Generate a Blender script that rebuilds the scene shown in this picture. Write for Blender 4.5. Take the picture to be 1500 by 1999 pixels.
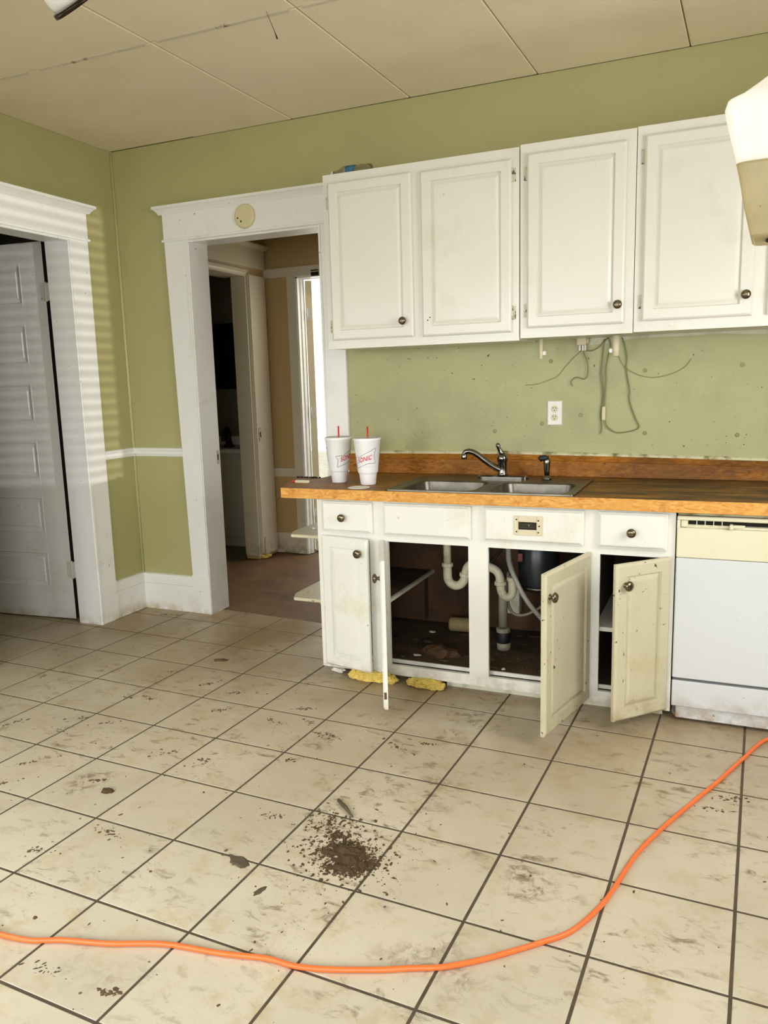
import bpy, bmesh, math, random
from mathutils import Matrix, Vector, noise as mnoise

for o in list(bpy.data.objects):
    bpy.data.objects.remove(o)
S = bpy.context.scene
COL = S.collection
rnd = random.Random(7)

# ------------------------------------------------------------------ camera
cam_d = bpy.data.cameras.new('camera')
cam = bpy.data.objects.new('camera', cam_d)
COL.objects.link(cam)
cam_d.sensor_fit = 'HORIZONTAL'
cam_d.sensor_width = 36.0
cam_d.lens = 36.0 * 1525.92 / 1500.0
cam_d.clip_start = 0.02
_R = Matrix(((0.91771648, -0.03997799, 0.39521921),
             (0.39629465, 0.16059562, -0.9039688),
             (-0.02733162, 0.98621033, 0.16322431)))
CAMLOC = Vector((3.39856, -3.87853, 1.38838))
cam.matrix_world = Matrix.Translation(CAMLOC) @ _R.to_4x4()
S.camera = cam
CR, CU = _R.col[0].copy(), _R.col[1].copy()

# ------------------------------------------------------------------ world, lights, exposure
W = bpy.data.worlds.new('overcast_sky')
S.world = W
W.use_nodes = True
W.node_tree.nodes['Background'].inputs[0].default_value = (1.0, 0.98, 0.95, 1)
W.node_tree.nodes['Background'].inputs[1].default_value = 1.6


def area(name, loc, target, sx, sy, power, col):
    l = bpy.data.lights.new(name, 'AREA')
    l.shape = 'RECTANGLE'
    l.size, l.size_y, l.energy, l.color = sx, sy, power, col
    o = bpy.data.objects.new(name, l)
    COL.objects.link(o)
    o.location = loc
    o.rotation_euler = (Vector(target) - Vector(loc)).to_track_quat('-Z', 'Y').to_euler()
    return o


area('daylight_left_window', (0.06, -3.15, 1.5), (2.2, -2.6, 0.0), 1.3, 1.4, 20, (0.93, 0.97, 1.0)).data.spread = math.radians(140)
area('daylight_front_window', (1.3, -5.52, 1.4), (1.6, -0.3, -0.7), 1.6, 1.3, 27, (0.95, 0.97, 1.0)).data.spread = math.radians(92)
area('daylight_front_window_right', (3.7, -5.52, 1.4), (1.7, -0.3, -0.9), 1.4, 1.3, 28, (0.95, 0.97, 1.0)).data.spread = math.radians(96)
area('daylight_right_window', (4.52, -1.75, 1.6), (1.0, -1.6, 0.7), 1.1, 1.1, 36, (0.98, 0.98, 1.0))
area('daylight_hall_doorway', (0.75, 2.1, 1.6), (0.6, 0.4, 0.5), 0.7, 1.6, 9, (1.0, 0.91, 0.74))
# added spot outside, stands in for reflected daylight through the right-hand window's blinds
sl = bpy.data.lights.new('added_stripe_light', 'SPOT')
sl.energy, sl.spot_size, sl.shadow_soft_size, sl.color = 4800, math.radians(16), 0.062, (1.0, 0.97, 0.95)
so = bpy.data.objects.new('added_stripe_light', sl)
COL.objects.link(so)
so.location = (16.0, -4.0, 1.5)
so.rotation_euler = (Vector((0, -0.6, 1.7)) - Vector(so.location)).to_track_quat('-Z', 'Y').to_euler()

S.view_settings.view_transform = 'Standard'
S.view_settings.look = 'None'
S.view_settings.gamma = 1.0
S.view_settings.use_curve_mapping = False
S.view_settings.exposure = -0.08
S.cycles.use_denoising = True
S.cycles.max_bounces = 8
S.cycles.diffuse_bounces = 5
S.cycles.sample_clamp_indirect = 6.0

# ------------------------------------------------------------------ materials


def s2l(c):
    return tuple(((v / 12.92) if v <= 0.04045 else ((v + 0.055) / 1.055) ** 2.4) for v in c)


def rgb(r, g, b):
    return s2l((r / 255, g / 255, b / 255)) + (1.0,)


class NT:
    def __init__(self, name):
        self.m = bpy.data.materials.new(name)
        self.m.use_nodes = True
        self.t = self.m.node_tree
        self.b = self.t.nodes['Principled BSDF']
        self.geo = self.t.nodes.new('ShaderNodeNewGeometry')
        self.pos = self.geo.outputs['Position']

    def n(self, kind, **kw):
        nd = self.t.nodes.new(kind)
        for k, v in kw.items():
            setattr(nd, k, v)
        return nd

    def l(self, a, b):
        self.t.links.new(a, b)

    def mapping(self, scale=(1, 1, 1), loc=(0, 0, 0), rot=(0, 0, 0), src=None):
        mp = self.n('ShaderNodeMapping')
        mp.inputs['Scale'].default_value = scale
        mp.inputs['Location'].default_value = loc
        mp.inputs['Rotation'].default_value = rot
        self.l(src or self.pos, mp.inputs['Vector'])
        return mp.outputs[0]

    def noise(self, scale, detail=4, rough=0.55, vec=None, dist=0.0):
        nz = self.n('ShaderNodeTexNoise')
        nz.inputs['Scale'].default_value = scale
        nz.inputs['Detail'].default_value = detail
        nz.inputs['Roughness'].default_value = rough
        nz.inputs['Distortion'].default_value = dist
        self.l(vec or self.pos, nz.inputs['Vector'])
        return nz.outputs['Fac']

    def ramp(self, fac, stops):
        r = self.n('ShaderNodeValToRGB')
        e = r.color_ramp.elements
        while len(e) < len(stops):
            e.new(0.5)
        for i, (p, c) in enumerate(stops):
            e[i].position = p
            e[i].color = c if len(c) == 4 else (c[0], c[0], c[0], 1)
        self.l(fac, r.inputs[0])
        return r.outputs[0]

    def mask(self, fac, lo, hi):
        mr = self.n('ShaderNodeMapRange')
        mr.inputs['From Min'].default_value = lo
        mr.inputs['From Max'].default_value = hi
        mr.clamp = True
        self.l(fac, mr.inputs['Value'])
        return mr.outputs[0]

    def math(self, op, a, b):
        m = self.n('ShaderNodeMath', operation=op)
        for i, v in enumerate((a, b)):
            if isinstance(v, (int, float)):
                m.inputs[i].default_value = v
            else:
                self.l(v, m.inputs[i])
        return m.outputs[0]

    def mix(self, fac, a, b, blend='MIX'):
        m = self.n('ShaderNodeMix', data_type='RGBA', blend_type=blend)
        for key, v in ((0, fac), (6, a), (7, b)):
            if isinstance(v, (int, float)):
                m.inputs[key].default_value = v
            elif isinstance(v, tuple):
                m.inputs[key].default_value = v
            else:
                self.l(v, m.inputs[key])
        return m.outputs[2]

    def z(self):
        s = self.n('ShaderNodeSeparateXYZ')
        self.l(self.pos, s.inputs[0])
        return s.outputs

    def base(self, c):
        if isinstance(c, tuple):
            self.b.inputs['Base Color'].default_value = c
        else:
            self.l(c, self.b.inputs['Base Color'])

    def rough(self, r):
        if isinstance(r, (int, float)):
            self.b.inputs['Roughness'].default_value = r
        else:
            self.l(r, self.b.inputs['Roughness'])

    def bump(self, h, strength=0.2, dist=0.002):
        b = self.n('ShaderNodeBump')
        b.inputs['Strength'].default_value = strength
        b.inputs['Distance'].default_value = dist
        self.l(h, b.inputs['Height'])
        self.l(b.outputs[0], self.b.inputs['Normal'])


def scaled(c, k):
    return (c[0] * k, c[1] * k, c[2] * k, 1)


def paint(name, col, rough=0.45, var=0.08, chips=None, grime=None, low=None, bump=0.05, nscale=2.5):
    """painted surface: mottling, chips (colour, scale, threshold), grime smears, dirt low on the wall"""
    t = NT(name)
    c = t.mix(t.mask(t.noise(nscale, 5), 0.3, 0.7), scaled(col, 1 - var), scaled(col, 1 + var * 0.4))
    if grime:
        gc, gs, lo, hi = grime
        c = t.mix(t.mask(t.noise(gs, 7, 0.65), lo, hi), c, gc)
    if low:
        lc, h = low
        zz = t.z()[2]
        m = t.math('MULTIPLY', t.mask(zz, h, 0.0), t.mask(t.noise(14, 6, 0.65), 0.42, 0.68))
        c = t.mix(m, c, lc)
    if chips:
        for cc, cs, th in chips:
            m1 = t.mask(t.noise(cs, 3, 0.5, dist=0.4), th, th + 0.02)
            m2 = t.mask(t.noise(5.0, 2), 0.46, 0.52)
            c = t.mix(t.math('MULTIPLY', m1, m2), c, cc)
    t.base(c)
    t.rough(rough)
    if bump:
        t.bump(t.noise(60, 3), bump, 0.001)
    return t.m


def plain(name, col, rough=0.5, metal=0.0, var=0.1, nscale=12, **kw):
    t = NT(name)
    t.base(t.mix(t.mask(t.noise(nscale, 4), 0.3, 0.7), scaled(col, 1 - var), scaled(col, 1 + var * 0.5)))
    t.rough(rough)
    t.b.inputs['Metallic'].default_value = metal
    for k, v in kw.items():
        t.b.inputs[k.replace('_', ' ')].default_value = v
    return t.m


CHIP = rgb(70, 50, 30)
M = {}
M['wall'] = paint('green_wall_paint', rgb(178, 174, 122), 0.5, 0.04, grime=(rgb(166, 161, 110), 1.6, 0.52, 0.8))
M['wall_dirty'] = paint('green_wall_paint_splash_zone', rgb(174, 173, 124), 0.5, 0.08, grime=(rgb(156, 152, 112), 3.0, 0.45, 0.75),
                        chips=((rgb(70, 64, 40), 60, 0.70), (rgb(205, 203, 170), 34, 0.74)))
M['trim'] = paint('white_trim_paint', rgb(240, 240, 235), 0.35, 0.02, grime=(rgb(222, 218, 204), 4, 0.56, 0.85),
                  chips=((rgb(120, 100, 70), 48, 0.72),), low=(rgb(196, 178, 138), 0.07))
M['bead'] = paint('green_corner_bead_paint', rgb(196, 194, 140), 0.4, 0.05)
M['ceil'] = paint('ceiling_board_paint', rgb(236, 224, 194), 0.7, 0.04, grime=(rgb(220, 207, 172), 1.2, 0.5, 0.8))
M['ceil_gap'] = paint('dirty_ceiling_joint', rgb(176, 160, 122), 0.8, 0.2, nscale=9, grime=(rgb(90, 72, 44), 3, 0.60, 0.68))
M['batten'] = paint('ceiling_joint_strip', rgb(212, 204, 178), 0.6, 0.1, grime=(rgb(110, 92, 58), 5, 0.60, 0.66))
M['cab'] = paint('cream_cabinet_paint', rgb(226, 224, 212), 0.3, 0.03, grime=(rgb(212, 207, 184), 3.5, 0.56, 0.85),
                 chips=((CHIP, 75, 0.76),))
M['cab_low'] = paint('worn_white_cabinet_paint', rgb(229, 228, 217), 0.32, 0.04, grime=(rgb(206, 198, 160), 5, 0.55, 0.85),
                     chips=((CHIP, 46, 0.735), (rgb(120, 96, 60), 95, 0.75)), low=(rgb(150, 130, 88), 0.12))
M['cab_yellow'] = paint('yellowed_cabinet_paint', rgb(200, 193, 164), 0.34, 0.05, grime=(rgb(186, 172, 120), 6, 0.55, 0.85),
                        chips=((CHIP, 46, 0.68), (rgb(110, 86, 50), 90, 0.69)), low=(rgb(140, 116, 70), 0.16))
M['hinge'] = paint('chipped_hinge_paint', rgb(206, 200, 176), 0.4, 0.1, chips=None, grime=(rgb(60, 46, 30), 40, 0.55, 0.6))
M['hinge_white'] = paint('painted_over_hinge', rgb(222, 220, 206), 0.4, 0.08, grime=(rgb(120, 104, 76), 45, 0.60, 0.66))
M['knob'] = plain('antique_nickel', rgb(126, 114, 92), 0.26, 1.0, 0.35, 60)
M['chrome'] = plain('tarnished_chrome', rgb(128, 125, 116), 0.16, 1.0, 0.25, 40)
M['steel'] = plain('stained_stainless_steel', rgb(108, 104, 94), 0.36, 1.0, 0.35, 14)
M['dark'] = plain('blackened_plastic', rgb(26, 26, 26), 0.45)
M['hole'] = plain('dark_hole', rgb(24, 19, 12), 0.9)
M['wood_dark'] = paint('dirty_bare_wood', rgb(92, 68, 42), 0.8, 0.35, grime=(rgb(36, 27, 17), 5, 0.40, 0.62))
M['litter'] = plain('brown_litter', rgb(82, 64, 42), 0.85, 0, 0.6, 25)
M['roll'] = paint('tan_paper', rgb(172, 152, 106), 0.8, 0.1)
M['label'] = plain('faded_red_label', rgb(120, 66, 54), 0.5, 0, 0.3, 60)
M['plywood'] = paint('bare_brown_panel', rgb(86, 58, 32), 0.8, 0.2, grime=(rgb(46, 32, 18), 3, 0.42, 0.7))
M['pvc'] = paint('dusty_white_pipe', rgb(216, 208, 180), 0.4, 0.12, grime=(rgb(150, 124, 84), 12, 0.55, 0.8))
M['hose'] = plain('grey_corrugated_hose', rgb(158, 156, 140), 0.5)
M['greypipe'] = plain('grey_pipe', rgb(150, 142, 118), 0.5, 0, 0.2)
M['disposal'] = plain('dark_green_black_housing', rgb(34, 40, 40), 0.35)
M['ivory'] = paint('ivory_plastic', rgb(212, 202, 168), 0.4, 0.05)
M['white_plastic'] = plain('white_plastic', rgb(232, 230, 220), 0.35, 0, 0.03)
M['cream_dw'] = paint('almond_control_panel', rgb(220, 215, 184), 0.35, 0.04, chips=((CHIP, 60, 0.76),))
M['white_dw'] = paint('white_appliance_enamel', rgb(208, 211, 211), 0.22, 0.02, chips=((rgb(150, 104, 60), 60, 0.73),), low=(rgb(158, 128, 88), 0.15), bump=0)
M['foam'] = plain('white_foam_cup', rgb(244, 244, 242), 0.5, 0, 0.02)
M['red'] = plain('red_plastic', rgb(206, 44, 36), 0.4)
M['red_ink'] = plain('red_print', rgb(214, 48, 54), 0.5)
M['blue_ink'] = plain('grey_blue_print', rgb(92, 110, 124), 0.5)
M['lid'] = plain('translucent_lid', rgb(196, 198, 192), 0.3)
M['orange'] = plain('orange_cord_jacket', rgb(244, 116, 52), 0.4, 0, 0.08)
M['insul'] = paint('yellow_insulation', rgb(226, 200, 104), 0.95, 0.25, grime=(rgb(150, 122, 56), 40, 0.52, 0.7), bump=0.8, nscale=40)
M['dirt'] = paint('dry_brown_dirt', rgb(80, 61, 36), 0.95, 0.4, bump=0.6, nscale=70)
M['crumb'] = plain('dirt_crumbs', rgb(96, 76, 50), 0.9, 0, 0.4, 50)
M['cord_green'] = plain('grimy_olive_cord', rgb(128, 120, 74), 0.5, 0, 0.2)
M['cord_pale'] = plain('painted_over_wire', rgb(146, 142, 96), 0.6, 0, 0.1)
M['tan'] = paint('tan_hall_paint', rgb(190, 162, 112), 0.5, 0.05)
M['hall_trim'] = paint('greyed_hall_trim', rgb(216, 206, 182), 0.4, 0.05, grime=(rgb(176, 160, 126), 5, 0.6, 0.85), low=(rgb(110, 90, 60), 0.15))
M['hall_door'] = paint('cream_hall_door', rgb(222, 210, 170), 0.4, 0.05)
M['hallfloor'] = paint('worn_brown_hall_floor', rgb(128, 98, 68), 0.6, 0.15, grime=(rgb(86, 60, 40), 3, 0.45, 0.75), nscale=5)
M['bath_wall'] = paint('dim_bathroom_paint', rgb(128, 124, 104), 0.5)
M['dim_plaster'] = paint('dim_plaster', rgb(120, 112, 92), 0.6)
M['vanity'] = paint('white_vanity_laminate', rgb(206, 202, 186), 0.4)
M['black_frame'] = plain('black_lacquer', rgb(14, 14, 14), 0.25)
M['shade'] = plain('white_opal_glass', rgb(246, 244, 236), 0.25, 0, 0.01, Emission_Strength=0.38, Emission_Color=(1, 0.97, 0.88, 1))
M['shade_dim'] = plain('white_glass_unlit', rgb(240, 238, 228), 0.2, 0, 0.02)
M['bronze'] = plain('dark_bronze', rgb(52, 38, 20), 0.35, 0.6)
M['holder'] = paint('scratched_ivory_holder', rgb(204, 188, 140), 0.4, 0.14, nscale=14, grime=(rgb(110, 90, 52), 42, 0.66, 0.70))
M['detector'] = paint('yellowed_plastic', rgb(216, 208, 164), 0.45, 0.03)
M['blue'] = plain('blue_label_film', rgb(60, 120, 160), 0.35, 0, 0.5, 60)
M['clearplastic'] = plain('clear_plastic', rgb(206, 204, 170), 0.12, 0, 0.05, 12, Transmission_Weight=0.85)
M['paper'] = plain('white_paper', rgb(232, 228, 214), 0.7)
M['plaster'] = paint('torn_plaster_edge', rgb(206, 204, 182), 0.8, 0.1, grime=(rgb(160, 154, 118), 12, 0.5, 0.7))
M['caulk'] = paint('dirty_caulk', rgb(206, 202, 164), 0.7, 0.1, grime=(rgb(120, 112, 66), 9, 0.5, 0.62))
M['grout'] = paint('dark_dirty_grout', rgb(84, 72, 55), 0.9, 0.25, grime=(rgb(136, 118, 86), 6, 0.62, 0.76), nscale=18)


def tile_mat(name, tint):
    t = NT(name)
    base = scaled(rgb(204, 195, 172), tint)
    c = t.mix(t.mask(t.noise(2.2, 5), 0.35, 0.65), scaled(base, 0.93), scaled(base, 1.04))
    c = t.mix(t.mask(t.noise(9, 8, 0.7), 0.52, 0.78), c, rgb(182, 164, 116))
    # trodden-in dirt smears, clustered
    cl = t.mask(t.noise(2.3, 3), 0.42, 0.58)
    sm = t.mask(t.noise(13, 8, 0.72, vec=t.mapping((1.0, 1.9, 1), rot=(0, 0, 0.6)), dist=0.6), 0.535, 0.645)
    cl = t.math('MULTIPLY', cl, t.math('ADD', t.math('MULTIPLY', t.mask(t.z()[1], -2.9, -1.9), 0.6), 0.4))
    c = t.mix(t.math('MULTIPLY', t.math('MULTIPLY', cl, sm), 0.85), c, rgb(96, 78, 50))
    cl2 = t.mask(t.noise(3.1, 2, vec=t.mapping((1, 1, 1), loc=(7.3, 2.1, 0))), 0.60, 0.70)
    sm2 = t.mask(t.noise(28, 6, 0.7, dist=0.8), 0.47, 0.60)
    c = t.mix(t.math('MULTIPLY', t.math('MULTIPLY', t.math('MULTIPLY', cl2, t.mask(t.z()[1], -3.0, -1.8)), sm2), 0.75), c, rgb(88, 68, 42))
    fine = t.mask(t.noise(55, 5, 0.7), 0.63, 0.71)
    c = t.mix(t.math('MULTIPLY', fine, t.math('MULTIPLY', cl, 0.7)), c, rgb(98, 78, 50))
    # heavy dirt along the cabinets and dishwasher
    sx = t.z()
    near = t.math('MULTIPLY', t.mask(sx[1], -1.35, -0.75), t.mask(sx[0], 1.4, 3.4))
    g = t.mask(t.noise(6, 7, 0.68), 0.42, 0.70)
    c = t.mix(t.math('MULTIPLY', t.math('MULTIPLY', near, g), 0.6), c, rgb(120, 96, 60))
    dirt_shade = t.math('MULTIPLY', t.mask(sx[1], -2.4, -0.5), t.mask(t.noise(1.3, 5, 0.6), 0.18, 0.62))  # brown dirt film that also paints the far floor's shade into the tile colour
    c = t.mix(t.math('MULTIPLY', dirt_shade, 0.85), c, rgb(142, 116, 76))
    t.base(c)
    t.rough(t.math('ADD', t.math('MULTIPLY', t.noise(8, 4), 0.25), 0.28))
    t.bump(t.noise(20, 5), 0.06, 0.002)
    return t.m


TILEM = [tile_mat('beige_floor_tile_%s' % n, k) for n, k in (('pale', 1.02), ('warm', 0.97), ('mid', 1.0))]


def butcher(name, light, mid, dark, grime_amt, zaxis='xz'):
    """butcher-block laminate: staves with their own tone and long grain"""
    t = NT(name)
    rot = (math.radians(90), 0, 0) if zaxis == 'xz' else (0, 0, 0)
    v = t.mapping((1, 1, 1), loc=(0.13, 0.0, 0.017), rot=rot)
    br = t.n('ShaderNodeTexBrick')
    br.offset = 0.43
    br.inputs['Color1'].default_value = (0, 0, 0, 1)
    br.inputs['Color2'].default_value = (1, 1, 1, 1)
    br.inputs['Mortar'].default_value = (0.1, 0.1, 0.1, 1)
    br.inputs['Scale'].default_value = 1.0
    br.inputs['Mortar Size'].default_value = 0.0006
    br.inputs['Brick Width'].default_value = 0.21
    br.inputs['Row Height'].default_value = 0.045
    t.l(v, br.inputs['Vector'])
    grain = t.noise(3.0, 6, 0.6, vec=t.mapping((4.5, 14, 16)), dist=2.2)
    c = t.ramp(grain, [(0.30, dark), (0.48, mid), (0.66, light)])
    c = t.mix(t.math('MULTIPLY', br.outputs['Color'], 0.45), c, mid)
    c = t.mix(t.mask(t.noise(30, 3), 0.70, 0.76), c, scaled(dark, 0.5))
    if grime_amt:
        g = t.mask(t.noise(4.5, 8, 0.7, vec=t.mapping((0.6, 2.2, 1))), 0.33, 0.56)
        zx = t.z()[0]
        more = t.math('ADD', t.math('MULTIPLY', t.mask(zx, 1.9, 3.2), 0.55), 0.45)
        c = t.mix(t.math('MULTIPLY', t.math('MULTIPLY', g, more), grime_amt), c, rgb(66, 51, 32))
    c = t.mix(t.mask(t.noise(7, 5, 0.6), 0.56, 0.74), c, scaled(dark, 0.8))
    t.base(c)
    t.rough(0.5)
    t.b.inputs['Specular IOR Level'].default_value = 0.18
    return t.m


M['edge'] = butcher('butcher_block_edge', rgb(226, 178, 102), rgb(212, 152, 74), rgb(178, 110, 44), 0)
M['splash'] = butcher('butcher_block_splash', rgb(186, 128, 46), rgb(158, 98, 28), rgb(108, 62, 14), 0.6)
M['top'] = butcher('butcher_block_top', rgb(180, 132, 62), rgb(154, 106, 44), rgb(114, 74, 28), 0.95, 'xy')

# ------------------------------------------------------------------ mesh helpers
WORLD_ORG = {}


class MB:
    def __init__(self, mtx=None):
        self.bm = bmesh.new()
        self.M = mtx or Matrix.Identity(4)

    def _v(self, p):
        return self.bm.verts.new(self.M @ Vector(p))

    def face(self, pts, smooth=False):
        f = self.bm.faces.new([self._v(p) for p in pts])
        f.smooth = smooth
        return f

    def box(self, x0, x1, y0, y1, z0, z1, bev=0.0, seg=1):
        vs = [self._v(p) for p in ((x0, y0, z0), (x1, y0, z0), (x1, y1, z0), (x0, y1, z0),
                                   (x0, y0, z1), (x1, y0, z1), (x1, y1, z1), (x0, y1, z1))]
        fs = [self.bm.faces.new([vs[i] for i in q]) for q in
              ((0, 3, 2, 1), (4, 5, 6, 7), (0, 1, 5, 4), (1, 2, 6, 5), (2, 3, 7, 6), (3, 0, 4, 7))]
        if bev:
            es = list({e for f in fs for e in f.edges})
            bmesh.ops.bevel(self.bm, geom=es, offset=bev, segments=seg, affect='EDGES', profile=0.6)
        return self

    def prism(self, pts, z0, z1, bev=0.0):
        """vertical prism over a plan polygon (counter-clockwise)"""
        lo = [self._v((x, y, z0)) for x, y in pts]
        hi = [self._v((x, y, z1)) for x, y in pts]
        n = len(pts)
        fs = [self.bm.faces.new(lo[::-1]), self.bm.faces.new(hi)]
        for i in range(n):
            j = (i + 1) % n
            fs.append(self.bm.faces.new((lo[i], lo[j], hi[j], hi[i])))
        if bev:
            es = list({e for f in fs for e in f.edges})
            bmesh.ops.bevel(self.bm, geom=es, offset=bev, segments=1, affect='EDGES')
        return self

    def sweep(self, prof, a, b):
        """profile of (u, v) offsets swept from frame a to frame b; a frame is (origin, u axis, v axis)"""
        r = []
        for o, u, v in (a, b):
            o, u, v = Vector(o), Vector(u), Vector(v)
            r.append([self._v(o + u * p + v * q) for p, q in prof])
        n = len(prof)
        for i in range(n):
            j = (i + 1) % n
            self.bm.faces.new((r[0][i], r[0][j], r[1][j], r[1][i]))
        self.bm.faces.new(r[0][::-1])
        self.bm.faces.new(r[1])
        return self

    def loops(self, rings, close_first=True, close_last=True, smooth=False):
        vr = [[self._v(p) for p in ring] for ring in rings]
        n = len(vr[0])
        for a, b in zip(vr, vr[1:]):
            for i in range(n):
                j = (i + 1) % n
                f = self.bm.faces.new((a[i], a[j], b[j], b[i]))
                f.smooth = smooth
        if close_first:
            self.bm.faces.new(vr[0][::-1])
        if close_last:
            self.bm.faces.new(vr[-1])
        return self

    def lathe(self, prof, c=(0, 0, 0), axis=(0, 0, 1), n=20, smooth=True):
        ax = Vector(axis).normalized()
        q = Vector((0, 0, 1)).rotation_difference(ax).to_matrix()
        c = Vector(c)
        rings = []
        for r, h in prof:
            rings.append([c + q @ Vector((max(r, 1e-5) * math.cos(2 * math.pi * i / n),
                                          max(r, 1e-5) * math.sin(2 * math.pi * i / n), h)) for i in range(n)])
        return self.loops(rings, True, True, smooth)

    def tube(self, pts, r, n=8, smooth_path=0, taper=None):
        P = [Vector(p) for p in pts]
        if smooth_path:
            Q = []
            for i in range(len(P) - 1):
                p0, p1, p2, p3 = P[max(i - 1, 0)], P[i], P[i + 1], P[min(i + 2, len(P) - 1)]
                for k in range(smooth_path):
                    t = k / smooth_path
                    Q.append(0.5 * ((2 * p1) + (p2 - p0) * t + (2 * p0 - 5 * p1 + 4 * p2 - p3) * t * t +
                                    (3 * p1 - p0 - 3 * p2 + p3) * t ** 3))
            P = Q + [P[-1]]
        d = (P[1] - P[0]).normalized()
        u = d.orthogonal().normalized()
        rings = []
        for i, p in enumerate(P):
            nd = (P[min(i + 1, len(P) - 1)] - P[max(i - 1, 0)])
            nd = nd.normalized() if nd.length > 1e-9 else d
            u = (d.rotation_difference(nd).to_matrix() @ u)
            u = (u - nd * u.dot(nd)).normalized()
            d = nd
            w = d.cross(u)
            rr = r[i] if isinstance(r, (list, tuple)) and len(r) == len(P) else (r if not isinstance(r, (list, tuple)) else r[0] + (r[1] - r[0]) * i / (len(P) - 1))
            rings.append([p + (u * math.cos(2 * math.pi * k / n) + w * math.sin(2 * math.pi * k / n)) * rr for k in range(n)])
        return self.loops(rings, True, True, True)

    def blob(self, c, rx, ry, rz, sub=2, jit=0.15, seed=0):
        g = random.Random(seed)
        ret = bmesh.ops.create_icosphere(self.bm, subdivisions=sub, radius=1.0)
        for v in ret['verts']:
            k = 1 + g.uniform(-jit, jit)
            v.co = self.M @ Vector((c[0] + v.co.x * rx * k, c[1] + v.co.y * ry * k, c[2] + v.co.z * rz * k))
        return self

    def build(self, name, mat, parent=None, origin=None):
        bmesh.ops.recalc_face_normals(self.bm, faces=self.bm.faces)
        xs = [v.co for v in self.bm.verts]
        if origin is None:
            lo = Vector((min(v.x for v in xs), min(v.y for v in xs), min(v.z for v in xs)))
            hi = Vector((max(v.x for v in xs), max(v.y for v in xs), max(v.z for v in xs)))
            origin = Vector(((lo.x + hi.x) / 2, (lo.y + hi.y) / 2, lo.z))
        origin = Vector(origin)
        bmesh.ops.translate(self.bm, verts=self.bm.verts, vec=-origin)
        me = bpy.data.meshes.new(name)
        self.bm.to_mesh(me)
        self.bm.free()
        me.materials.append(M[mat] if isinstance(mat, str) else mat)
        o = bpy.data.objects.new(name, me)
        COL.objects.link(o)
        WORLD_ORG[o] = origin
        if parent is not None:
            o.parent = parent
            o.location = origin - WORLD_ORG[parent]
        else:
            o.location = origin
        return o


def tag(o, label=None, cat=None, group=None, kind=None):
    if label:
        o['label'] = label
    if cat:
        o['category'] = cat
    if group:
        o['group'] = group
    if kind:
        o['kind'] = kind
    return o


def thing(name, loc, label, cat, group=None):
    o = bpy.data.objects.new(name, None)
    o.empty_display_size = 0.05
    COL.objects.link(o)
    o.location = loc
    WORLD_ORG[o] = Vector(loc)
    return tag(o, label, cat, group)


def struct(name, mb, mat, label, cat):
    return tag(mb.build(name, mat), label, cat, kind='structure')


def copy_tree(src, loc, label):
    c = src.copy()
    COL.objects.link(c)
    c.location = loc
    c['label'] = label
    WORLD_ORG[c] = Vector(loc)

    def kids(a, b):
        for ch in [k for k in bpy.data.objects if k.parent == a]:
            d = ch.copy()
            COL.objects.link(d)
            d.parent = b
            kids(ch, d)
    kids(src, c)
    return c


H = 2.775


def T_(x, y, z, deg=0.0):
    return Matrix.Translation((x, y, z)) @ Matrix.Rotation(math.radians(deg), 4, 'Z')


# ------------------------------------------------------------------ floor: grout slab and tiles one by one
fl = MB()
fl.box(-2.6, 4.7, -5.6, 0.0, -0.10, -0.0016)
fl.box(-0.0, 4.7, 0.0, 0.055, -0.10, -0.0016)
floor = struct('floor', fl, 'grout', 'dirty beige tiled kitchen floor with dark grout', 'floor')


def node(r, c):
    """corner of the tile grid, as measured (rows drift a little, columns lean a little)"""
    y0 = -1.7196 - 0.3165 * r
    x0 = 2.9108 + 0.3183 * c + (0.0016 * c if c < -3 else 0.0)
    y = y0 - 0.0318 * x0
    return (x0 + 0.0393 * y, y)


def clip(poly, a, b, c):
    """keep the side a*x + b*y <= c"""
    out = []
    for i in range(len(poly)):
        p, q = poly[i], poly[(i + 1) % len(poly)]
        dp, dq = a * p[0] + b * p[1] - c, a * q[0] + b * q[1] - c
        if dp <= 0:
            out.append(p)
        if (dp < 0 < dq) or (dq < 0 < dp):
            t = dp / (dp - dq)
            out.append((p[0] + (q[0] - p[0]) * t, p[1] + (q[1] - p[1]) * t))
    return out


g = 0.0043
for r in range(-6, 6):
    for c in range(-12, 5):
        q = [node(r, c), node(r - 1, c), node(r - 1, c + 1), node(r, c + 1)]   # near-left, far-left, far-right, near-right
        cx = sum(p[0] for p in q) / 4
        cy = sum(p[1] for p in q) / 4
        q = [(p[0] + math.copysign(g, cx - p[0]), p[1] + math.copysign(g, cy - p[1])) for p in q]
        q = clip(q, 0.0, 1.0, -0.001) if not (0.3 < cx < 1.6) else clip(q, 0.075, 1.0, 0.135)
        q = clip(q, -1, 0, 1.5)
        q = clip(q, 1, 0, 4.55)
        ar = abs(sum(q[i][0] * q[(i + 1) % len(q)][1] - q[(i + 1) % len(q)][0] * q[i][1] for i in range(len(q))) / 2) if len(q) > 2 else 0
        if ar < 0.0015:
            continue
        cx = sum(p[0] for p in q) / len(q)
        cy = sum(p[1] for p in q) / len(q)
        dz = rnd.uniform(-0.0003, 0.0)
        mb = MB()
        top = [(cx + (p[0] - cx) * 0.991, cy + (p[1] - cy) * 0.991, dz) for p in q]
        mid = [(p[0], p[1], dz - 0.0007) for p in q]
        low = [(p[0], p[1], -0.004) for p in q]
        mb.loops([low, mid, top], False, True)
        mb.build('tile', TILEM[rnd.randrange(3)], floor)

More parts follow.
